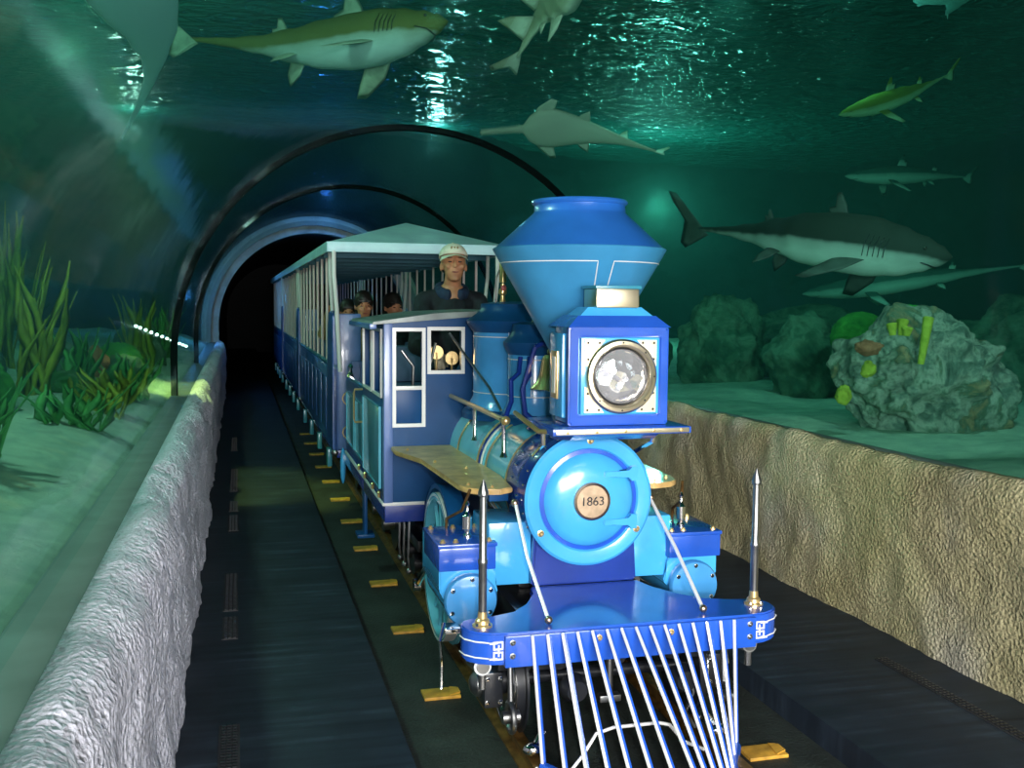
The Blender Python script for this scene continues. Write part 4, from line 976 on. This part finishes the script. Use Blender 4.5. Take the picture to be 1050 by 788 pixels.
# ------------------------------------------------------------------ fish
def make_fish(name, label, cat, tail, nose_, girth, bmat, kind='shark', bend=.06, roll=0, fins=None, pect=1.0, group='fish swimming in the tank', dorsal=1.0):
    """body lofted from tail to nose, fins are parts; local x runs to the nose, z is the fish's up"""
    A, B = Vector(tail), Vector(nose_); Ln = (B - A).length; X = (B - A).normalized()
    Yv = Vector((0, 0, 1)).cross(X).normalized(); Zv = X.cross(Yv)
    rot = Matrix((X, Yv, Zv)).transposed().to_4x4(); root_m = Matrix.Translation((A + B) / 2) @ rot @ Matrix.Rotation(roll, 4, 'X')
    root = bpy.data.objects.new(name, None); COL.objects.link(root); root.matrix_world = root_m; tag(root, label, cat, group)
    def cen(t): return Vector(((t - .5) * Ln, bend * Ln * math.sin(t * PI * 1.3 - .4), 0))
    prof = {'shark': [(0, .06), (.06, .10), (.14, .17), (.25, .33), (.38, .62), (.5, .88), (.62, 1.0), (.72, 1.0), (.82, .84), (.9, .60), (.96, .34), (.99, .15), (1, .03)],
            'saw': [(0, .05), (.08, .10), (.2, .22), (.35, .48), (.48, .75), (.58, .95), (.66, .9), (.72, .6), (.745, .22), (.80, .14), (.9, .12), (.99, .10), (1, .04)],
            'ray': [(0, .08), (.15, .20), (.3, .36), (.42, .62), (.52, 1.0), (.66, 1.35), (.8, 1.3), (.92, .7), (.98, .3), (1, .05)]}[kind]
    def rad(t):
        for (a, ra), (b, rb) in zip(prof, prof[1:]):
            if t <= b:
                u = (t - a) / (b - a); u = u * u * (3 - 2 * u) if kind != 'saw' else u; return ra + (rb - ra) * u
        return prof[-1][1]
    n, k = 56, 20; m = MB(); vs, fs = [], []
    wy = {'shark': .86, 'saw': 1.35, 'ray': 2.2}[kind]; wz = {'shark': 1.0, 'saw': .5, 'ray': .38}[kind]
    for i in range(n + 1):
        t = i / n; c = cen(t); r = rad(t) * girth / 2
        for j in range(k):
            a = 2 * PI * j / k; zz = math.sin(a) * r * wz; 
            if kind == 'shark' and math.sin(a) < 0: zz *= .85
            if kind == 'shark' and t > .86: zz += (t - .86) * girth * .35
            vs.append(c + Vector((0, math.cos(a) * r * wy, zz)))
    for i in range(n):
        for j in range(k): fs.append((i * k + j, i * k + (j + 1) % k, (i + 1) * k + (j + 1) % k, (i + 1) * k + j))
    fs += [tuple(range(k)), tuple(reversed(range(n * k, n * k + k)))]
    m._add(vs, fs)
    def link(mm, nm, mat):
        bmesh.ops.recalc_face_normals(mm.bm, faces=mm.bm.faces[:]); me = bpy.data.meshes.new(nm); mm.bm.to_mesh(me); mm.bm.free()
        me.polygons.foreach_set('use_smooth', [True] * len(me.polygons)); me.materials.append(mat)
        o = bpy.data.objects.new(nm, me); COL.objects.link(o); o.parent = root; return o
    link(m, 'body', bmat)
    fin_m = fins or bmat
    def fin(nm, outline, org, u, v, th):
        """tapered fin: outline in (u,v) from its root; thick in the middle, thin at the rim"""
        mm = MB(); u, v = Vector(u).normalized(), Vector(v).normalized(); w = u.cross(v).normalized()
        P2 = [Vector(org) + u * a + v * b for a, b in outline]; cc = sum(P2[:1] + P2[-1:], Vector()) / 2; n_ = len(P2)
        rim = P2; inner = [cc.lerp(p, .55) for p in P2]
        vs = [p for p in rim] + [p + w * th * .4 for p in inner] + [p - w * th * .4 for p in inner] + [cc + w * th * .5, cc - w * th * .5]
        fs = []
        for i in range(n_):
            j = (i + 1) % n_
            fs += [(i, j, n_ + j, n_ + i), (j, i, 2 * n_ + i, 2 * n_ + j), (n_ + i, n_ + j, 3 * n_), (2 * n_ + j, 2 * n_ + i, 3 * n_ + 1)]
        mm._add(vs, fs); bmesh.ops.subdivide_edges(mm.bm, edges=mm.bm.edges[:], cuts=1, smooth=.3); return link(mm, nm, fin_m)
    g = girth
    if kind == 'shark':
        for nm, t, sc in (('dorsal_fin', .60, 1.0 * dorsal), ('second_dorsal_fin', .33, .55 * dorsal)):
            c = cen(t); r = rad(t) * g / 2
            fin(nm, [(.28 * g * sc, -r * .1), (.12 * g * sc, .30 * g * sc), (-.10 * g * sc, .62 * g * sc), (-.22 * g * sc, .60 * g * sc), (-.20 * g * sc, .25 * g * sc), (-.36 * g * sc, .05), (-.26 * g * sc, -r * .1)], c + Vector((0, 0, r * .88)), (1, 0, 0), (0, 0, 1), .05 * g)
        for s in (-1, 1):
            c = cen(.70)
            fin('pectoral_fin', [(.26 * g, -.06), (.14 * g, .45 * g * pect), (-.18 * g, 1.0 * g * pect), (-.36 * g, .98 * g * pect), (-.30 * g, .5 * g * pect), (-.22 * g, .0)], c + Vector((0, s * .34 * g, -.24 * g)), (1, 0, 0), (-.25, s * .75, -.62), .06 * g)
            c = cen(.40)
            fin('pelvic_fin', [(.16 * g, -.04), (.04 * g, .22 * g), (-.14 * g, .40 * g), (-.20 * g, .20 * g), (-.16 * g, 0)], c + Vector((0, s * .14 * g, -.22 * g)), (1, 0, 0), (-.2, s * .6, -.75), .04 * g)
        c = cen(0)
        fin('tail_fin', [(.12 * g, -.10 * g), (-.25 * g, .20 * g), (-.75 * g, .58 * g), (-.92 * g, .60 * g), (-.78 * g, .42 * g), (-.45 * g, .12 * g), (-.42 * g, -.28 * g), (-.30 * g, -.36 * g), (.02 * g, -.10 * g)], c + Vector((.10 * g, 0, 0)), (1, 0, 0), (0, 0, 1), .05 * g)
        mm = MB(); c = cen(.925)
        for s in (-1, 1): mm.sphere(c + Vector((0, s * rad(.925) * g / 2 * .80, rad(.925) * g * .16 + .02 * g)), .028 * g, n=10)
        link(mm, 'eyes', eye_m)
        mm = MB()
        for s in (-1, 1):
            for i in range(5):
                t = .755 + i * .016; c = cen(t); r = rad(t) * g / 2
                mm.tube([c + Vector((0, s * r * .80, r * .35)), c + Vector((-.01, s * r * .90, 0)), c + Vector((-.015, s * r * .82, -r * .35))], .007 * g, 5)
        link(mm, 'gill_slits', black)
        mm = MB(); c = cen(.93); r = rad(.93) * g / 2
        mm.tube([c + Vector((-.18 * g, -r * .85, -r * .38)), c + Vector((.02 * g, -r * .72, -r * .52)), c + Vector((.12 * g, 0, -r * .6)), c + Vector((.02 * g, r * .72, -r * .52)), c + Vector((-.18 * g, r * .85, -r * .38))], .012 * g, 5)
        link(mm, 'mouth', black)
    else:
        for s in (-1, 1):
            t0 = .62; c = cen(t0)
            big = .8 if kind == 'saw' else 1.1
            fin('pectoral_fin', [(.45 * g * big, 0), (.30 * g * big, .35 * g * big), (-.10 * g * big, .75 * g * big), (-.30 * g * big, .70 * g * big), (-.25 * g * big, .30 * g * big), (-.35 * g * big, 0)], c + Vector((0, s * rad(t0) * g * .45, 0)), (1, 0, 0), (-.1, s, -.05), .05 * g)
            c = cen(.42)
            fin('pelvic_fin', [(.22 * g, 0), (.08 * g, .30 * g), (-.15 * g, .45 * g), (-.20 * g, .20 * g), (-.20 * g, 0)], c + Vector((0, s * rad(.42) * g * .4, 0)), (1, 0, 0), (-.1, s, -.05), .04 * g)
        for nm, t in (('dorsal_fin', .42), ('second_dorsal_fin', .20)):
            c = cen(t); r = rad(t) * g / 2
            fin(nm, [(.20 * g, 0), (.02 * g, .30 * g), (-.12 * g, .42 * g), (-.15 * g, .2 * g), (-.18 * g, 0)], c + Vector((0, 0, r * wz * .8)), (1, 0, 0), (0, 0, 1), .04 * g)
        c = cen(0)
        fin('tail_fin', [(.10 * g, 0), (-.10 * g, .12 * g), (-.32 * g, .26 * g), (-.36 * g, .20 * g), (-.20 * g, .03 * g), (-.24 * g, -.12 * g), (-.1 * g, -.08 * g)], c, (1, 0, 0), (0, 0, 1), .04 * g)
        if kind == 'saw':
            mm = MB()
            for i in range(16):
                t = .77 + i * .0145; c = cen(t); r = rad(t) * g / 2 * wy
                for s in (-1, 1): mm.cone(c + Vector((0, s * r * .8, 0)), c + Vector((.01, s * (r + .05 * g), 0)), .014 * g, .003, 5)
            link(mm, 'saw_teeth', cap_m)
    return root
olive = shark_mat('olive_shark_hide', (.13, .14, .04), (.50, .62, .60), cut=-.24)
greys = shark_mat('shaded_grey_hide', (.024, .032, .026), (.50, .56, .50), cut=-.14)  # back darkened further, painting in the shade of unlit water
tealh = shark_mat('teal_grey_shark_hide', (.05, .12, .10), (.35, .5, .42))
ray_h = shark_mat('sandy_ray_hide', (.36, .34, .24), (.62, .60, .50))
pale_h = shark_mat('pale_ray_hide', (.42, .64, .64), (.55, .78, .78))
FISH_SPECS = []
make_fish('sand_tiger_shark', 'big pale-bellied shark overhead, its snout pointing away from the green glow', 'shark', (-.30, 7.9, 3.36), (1.40, 6.9, 3.33), .42, olive, roll=-.35, pect=.6, fins=paint('pale_olive_fins', (.34, .40, .30), .8, 0, 0, .15, 10))
make_fish('sand_tiger_shark', 'large grey shark cruising low above the reef beside the diamond stack', 'shark', (3.56, 7.6, 2.12), (4.60, 5.9, 1.82), .46, greys, roll=-.15, bend=-.04, pect=.7, dorsal=.6, fins=paint('shaded_grey_fins', (.05, .065, .055), .8, 0, 0, .2, 10))  # fins darkened as well, their shade is in the colour
make_fish('reef_shark', 'small yellow-green shark rising high in the dark water', 'shark', (6.55, 8.5, 3.70), (5.40, 8.5, 3.25), .20, shark_mat('yellow_green_hide', (.20, .24, .03), (.45, .60, .35)), roll=-.3)
make_fish('reef_shark', 'thin pale shark level in the dark water above the large grey one', 'shark', (8.0, 10, 2.98), (6.45, 10, 2.92), .22, tealh)
make_fish('reef_shark', 'dim shark gliding just over the green dome corals', 'shark', (7.95, 9.0, 1.95), (5.95, 10, 1.62), .26, tealh)
make_fish('sawfish', 'sawfish with a long toothed snout crossing under the ripples', 'sawfish', (3.45, 8.2, 2.83), (2.05, 8.8, 3.02), .31, ray_h, kind='saw', roll=.75)
make_fish('guitarfish', 'pale guitarfish at the top edge, tail hanging down', 'ray', (2.06, 7.6, 3.37), (2.42, 7.0, 4.10), .56, ray_h, kind='ray', roll=.9)
make_fish('guitarfish', 'teal-white ray shape standing in for a pale reflection close above the curved glass', 'ray', (-.535, 6.0, 2.41), (-.40, 3.1, 2.58), .095, pale_h, kind='ray', roll=.5)  # ray shape put in place of a pale reflection
make_fish('stingray', 'round pale belly of a small ray at the very top edge in the dark', 'ray', (6.6, 8.6, 4.30), (6.0, 7.7, 4.32), .28, pale_h, kind='ray', roll=.2)

# ------------------------------------------------------------------ reef
def rock(c, r, sc, seed, mat, label, nm='reef_rock', sub=5, rough=1.0, group='reef rocks'):
    t = bmesh.new(); bmesh.ops.create_icosphere(t, subdivisions=sub, radius=1)
    for v in t.verts:
        p = v.co.copy(); d = 1 + .30 * rough * fbm(p * 1.1 + Vector((seed * 7, 0, 0)), 3) + .13 * rough * fbm(p * 3.2 + Vector((0, seed * 5, 0)), 3) + .05 * rough * fbm(p * 9 + Vector((0, 0, seed)), 3)
        d += -.10 * rough * max(0, noise.noise(p * 2.6 + Vector((seed, 3, 1))) - .15)
        v.co = Vector((p.x * sc[0], p.y * sc[1], p.z * sc[2])) * d * r + Vector(c)
    m = MB(); m.merge(t); o = m.build(nm, mat, base=(c[0], c[1], c[2] - r * sc[2]), angle=180)
    return tag(o, label, 'rock' if 'rock' in nm else 'coral', group)
rock((4.62, 6.10, .97), .52, (1.08, 1.0, .92), 3, live_rock, 'big encrusted live rock with brown and grey patches on the tank sand', sub=6)
rock((5.25, 8.55, .98), .50, (.95, .9, .85), 5, reef_rock, 'dim boulder with a smooth cap just left of the big live rock')
rock((5.05, 10.1, 1.05), .52, (.85, .9, 1.0), 8, reef_rock, 'dim rounded boulder next to the headlamp side of the reef')
rock((4.5, 11.4, .98), .5, (.9, .9, .9), 9, reef_rock, 'dim boulder peeking past the blue headlamp box')
rock((7.4, 8.1, 1.05), .75, (1.3, .9, .75), 11, reef_rock, 'flat-topped teal rock behind the big live rock')
rock((9.9, 8.9, 1.1), .8, (1.2, .9, .8), 12, reef_rock, 'teal rock at the edge of the photo, farthest along the reef')
rock((6.6, 10.8, 1.0), .7, (1.6, .8, .7), 14, reef_rock, 'low dark ridge of rock deep in the tank')
def coral_dome(c, r, mat, label):
    t = bmesh.new(); bmesh.ops.create_icosphere(t, subdivisions=5, radius=r)
    for v in t.verts:
        p = v.co * 1.0; v.co = Vector((p.x, p.y, p.z * .9)) * (1 + .03 * math.sin(noise.noise(p * 6) * 22)) + Vector(c)
    m = MB(); m.merge(t); o = m.build('dome_coral', mat, base=(c[0], c[1], c[2] - r), angle=180); return tag(o, label, 'coral', 'corals on the far reef')
coral_dome((5.14, 7.7, 1.24), .24, green_coral, 'larger dull green dome coral left of the bright one')
coral_dome((5.33, 7.3, 1.36), .18, paint('bright_green_coral', (.05, .42, .04), .7, 0, 0, .2, 20, .8, 60), 'bright green dome coral on top of the big live rock')
def sponge(c, n, h_, r, mat, label, grp='tube sponges'):
    m = MB()
    for i in range(n):
        a = i * 2.4; b = Vector(c) + Vector((math.cos(a), math.sin(a), 0)) * r * (0 if i == 0 else 1.4)
        hh = h_ * (1 - .25 * (i % 3)); m.lathe([(r * .6, 0), (r * .8, hh * .5), (r, hh), (r * .65, hh + r * .2), (r * .5, hh * .7)], b, Vector((.15 * math.cos(a), .15 * math.sin(a), 1)), 12, caps=False)
    o = m.build('tube_sponge', mat, base=c); return tag(o, label, 'coral', grp)
sponge((4.12, 5.72, 1.32), 4, .10, .035, yellow_coral, 'short yellow sponge clump on the big live rock')
sponge((4.20, 5.62, 1.14), 1, .30, .034, yellow_coral, 'tall yellow tube sponge on the big live rock')
rock((3.88, 5.72, 1.24), .07, (1.3, 1, .7), 4, orange_coral, 'orange lumpy coral on the big live rock', 'lumpy_coral', 4, .8, 'corals on the far reef')
rock((3.93, 5.78, 1.10), .045, (1, 1, 1.2), 6, yellow_coral, 'yellow-green lumpy coral at the near flank of the live rock', 'lumpy_coral', 4, .8, 'corals on the far reef')
rock((3.86, 5.95, .92), .05, (1, 1, 1.3), 7, yellow_coral, 'yellow-green lumpy coral low on the live rock flank', 'lumpy_coral', 4, .8, 'corals on the far reef')
def weed(c, h_, n, mat, label, spread=.2, w=.05, seed=0):
    rnd = random.Random(seed); m = MB()
    for i in range(n):
        a = rnd.uniform(0, 2 * PI); le = rnd.uniform(.15, 1) * spread; hh = h_ * rnd.uniform(.6, 1); pts = []
        b = Vector(c) + Vector((rnd.uniform(-.5, .5), rnd.uniform(-.5, .5), 0)) * spread * .8
        nn = 9; vs = []; sd = Vector((-math.sin(a), math.cos(a), 0))
        for j in range(nn + 1):
            t_ = j / nn; p = b + Vector((math.cos(a), math.sin(a), 0)) * le * t_ ** 1.5 + Vector((0, 0, hh * t_)) + sd * .03 * math.sin(t_ * 7 + i)
            ww = w * (math.sin(PI * min(1, t_ * .9 + .08)) ** .7) * (1 + .35 * math.sin(t_ * 22 + i)); nrm = Vector((math.cos(a), math.sin(a), -.3)).normalized() * .004
            vs += [p - sd * ww, p + nrm, p + sd * ww, p - nrm]
        fs = []
        for j in range(nn):
            for k in range(4): fs.append((j * 4 + k, j * 4 + (k + 1) % 4, (j + 1) * 4 + (k + 1) % 4, (j + 1) * 4 + k))
        m._add(vs, fs)
    o = m.build('sea_weed', mat, base=c, angle=180); return tag(o, label, 'seaweed', 'weeds on the near reef')
LR = random.Random(5)
spec = [('w', -.95, 3.9, .45, kelp_g, 'broad green weed at the near end of the reef by the grey frame'), ('w', -1.25, 4.8, .55, kelp_m, 'olive weed tuft just past the near green weed'),
        ('d', -1.35, 5.6, .26, green_coral, 'big pale green dome coral at the left edge'), ('w', -1.15, 6.3, .9, kelp_m, 'tall yellow-olive weed with bent arms'),
        ('w', -1.0, 7.0, .5, kelp_g, 'short dark green weed behind the tall yellow-olive one'), ('r', -1.2, 7.6, .25, reef_rock, 'mossy reef stone at the foot of the weeds'),
        ('o', -1.05, 8.2, .16, orange_coral, 'rust orange coral column among green weeds'), ('d', -.95, 8.9, .20, green_coral, 'green dome coral right of the rust orange column'),
        ('w', -.85, 9.6, .75, kelp_m, 'yellow-green weed under the row of white glints'), ('r', -.95, 10.6, .28, reef_rock, 'green stone near the far arch'),
        ('d', -1.0, 6.6, .15, kelp_g, 'small round green coral low beside the olive weed'), ('w', -.8, 11.6, .6, kelp_g, 'farthest green weed before the arch'),
        ('w', -.75, 5.2, .28, kelp_g, 'low ragged green weed beside the sand edge, nearest'), ('w', -.72, 6.1, .3, kelp_m, 'low olive weed beside the sand edge'),
        ('w', -.70, 7.2, .32, kelp_g, 'ragged green weed hanging over the sand, middle of the reef'), ('r', -.80, 8.0, .16, reef_rock, 'small mossy stone at the sand edge'),
        ('w', -1.5, 5.4, 1.5, kelp_m, 'tallest olive weed rising behind the big pale green dome coral'), ('w', -1.7, 8.5, 1.4, kelp_m, 'tall olive weed far back beside the reef wall'),
        ('r', -1.7, 4.4, .34, reef_rock, 'dark stone behind the near weeds'), ('r', -1.75, 6.9, .36, reef_rock, 'dark stone behind the tall weed')]
for i, (k, x, y, h_, mt, lab) in enumerate(spec):
    z = .84
    if k == 'w': weed((x, y, z), h_, 20, mt, lab, .24, .032, i)
    elif k == 'd': coral_dome((x, y, z + h_ * .7), h_, mt, lab)
    else: rock((x, y, z + h_ * .6), h_, (.9, 1.2, 1.3 if k == 'o' else 1), i, mt, lab, 'lumpy_coral' if k == 'o' else 'reef_rock', 4, group='reef along the pale parapet')

# ------------------------------------------------------------------ lights
def point(name, loc, col, e, r=.1, spec=1.0):
    l = bpy.data.lights.new(name, 'POINT'); l.energy = e; l.color = col; l.shadow_soft_size = r; l.specular_factor = spec
    o = bpy.data.objects.new(name, l); COL.objects.link(o); o.location = loc; return o
def area(name, loc, target, col, e, sx_, sy_):
    l = bpy.data.lights.new(name, 'AREA'); l.energy = e; l.color = col; l.shape = 'RECTANGLE'; l.size = sx_; l.size_y = sy_
    o = bpy.data.objects.new(name, l); COL.objects.link(o); o.location = loc
    o.rotation_euler = (Vector(target) - Vector(loc)).to_track_quat('-Z', 'Y').to_euler(); return o
def spot(name, loc, target, col, e, ang, blend=.6, r=.08):
    l = bpy.data.lights.new(name, 'SPOT'); l.energy = e; l.color = col; l.spot_size = math.radians(ang); l.spot_blend = blend; l.shadow_soft_size = r
    o = bpy.data.objects.new(name, l); COL.objects.link(o); o.location = loc
    o.rotation_euler = (Vector(target) - Vector(loc)).to_track_quat('-Z', 'Y').to_euler(); return o
area('entrance_daylight', (.7, -4.2, 2.2), (1.5, 5, 1.1), (1.0, .98, .95), 1000, 4.6, 3.0)
spot('entrance_sun', (-1.3, -5.5, 2.35), (1.5, 5.2, 1.1), (1, .95, .88), 1700, 40, .8, .22)
spot('camera_flash', (.12, .02, 1.62), (1.4, 5, .95), (1, .96, .94), 210, 78, .9, .05)
# floods in the water
point('teal_flood', (7.2, 17.0, 3.2), (.42, 1.0, .86), 300, .14)
point('ring_blue_lamp', (1.45, 17.2, 3.25), (.08, .25, 1.0), 45, .10)
point('mid_flood', (3.3, 17.4, 4.3), (.7, .95, 1.0), 50, .08)
point('surface_fill', (5.5, 8.5, 3.7), (.30, 1.0, .80), 6, .15)  # unseen lamp added beneath the surface to brighten its ripples
spot('reef_flood_right', (4.4, 4.4, 4.0), (4.6, 6.2, 1.0), (.60, .95, .85), 170, 58)
spot('sand_flood_right', (4.0, 8.0, 4.2), (4.2, 9.0, .8), (.25, .90, .75), 85, 110)
spot('shark_fill', (.2, 4.0, 2.95), (.6, 7.4, 3.4), (1, 1, .92), 85, 60)  # added in the water to light the shark's underside
point('left_fill', (-1.6, 4.6, 3.7), (.74, .98, .80), 250, .15)  # added to brighten the hazy green water on the left
point('left_fill_far', (-1.4, 10.0, 3.7), (.70, 1.0, .70), 90, .15)  # second added lamp, lifts the left sand and water
spot('left_yellow_spot', (-.9, 8.0, 3.2), (-.28, 8.4, .8), (1.0, .90, .22), 600, 36)
point('warm_glint_fill', (-1.5, 17.3, 4.25), (1.0, .8, .72), 40, .07)  # added to draw pinkish glints where train lights would reflect
point('far_blue', (-.75, 16.6, 1.6), (.10, .35, 1.0), 40, .1)
lm = emit('reflection_glow', (1, .97, .92), 9)  # glowing beads stand in for the reflection of the train's window lights
for k in range(12):
    t_ = (k / 11) ** 1.3; p = (-.66, 7.3 + 6.8 * t_, 1.33 - .42 * t_)
    m = MB(); m.sphere(p, .011 + .008 * t_, (1, 1.6, .9), 12); o = m.build('reflected_glint', lm, base=p); tag(o, 'small glowing bead in the dotted row, standing in for reflected train lights', 'glint', 'row of small glowing beads')

w = bpy.data.worlds.new('world'); w.use_nodes = True; S.world = w
bg = w.node_tree.nodes['Background']; bg.inputs[0].default_value = (.75, .85, 1, 1); bg.inputs[1].default_value = 1.0

# ------------------------------------------------------------------ camera
cam = bpy.data.cameras.new('camera'); cam.sensor_width = 36; cam.lens = 1050 * 36 / 1050.; cam.clip_end = 200
co = bpy.data.objects.new('camera', cam); COL.objects.link(co)
yaw, pitch, roll = math.radians(15.0), math.radians(4.47), math.radians(.5)
f = Vector((math.sin(yaw) * math.cos(pitch), math.cos(yaw) * math.cos(pitch), -math.sin(pitch)))
r = Vector((math.cos(yaw), -math.sin(yaw), 0)); u = r.cross(f)
r2 = r * math.cos(roll) + u * math.sin(roll); u2 = -r * math.sin(roll) + u * math.cos(roll)
co.matrix_world = Matrix((( r2.x, u2.x, -f.x, 0), (r2.y, u2.y, -f.y, 0), (r2.z, u2.z, -f.z, 1.5), (0, 0, 0, 1)))
S.camera = co
S.view_settings.view_transform = 'Standard'; S.view_settings.look = 'None'; S.view_settings.exposure = 0; S.view_settings.gamma = 1; S.view_settings.use_curve_mapping = False
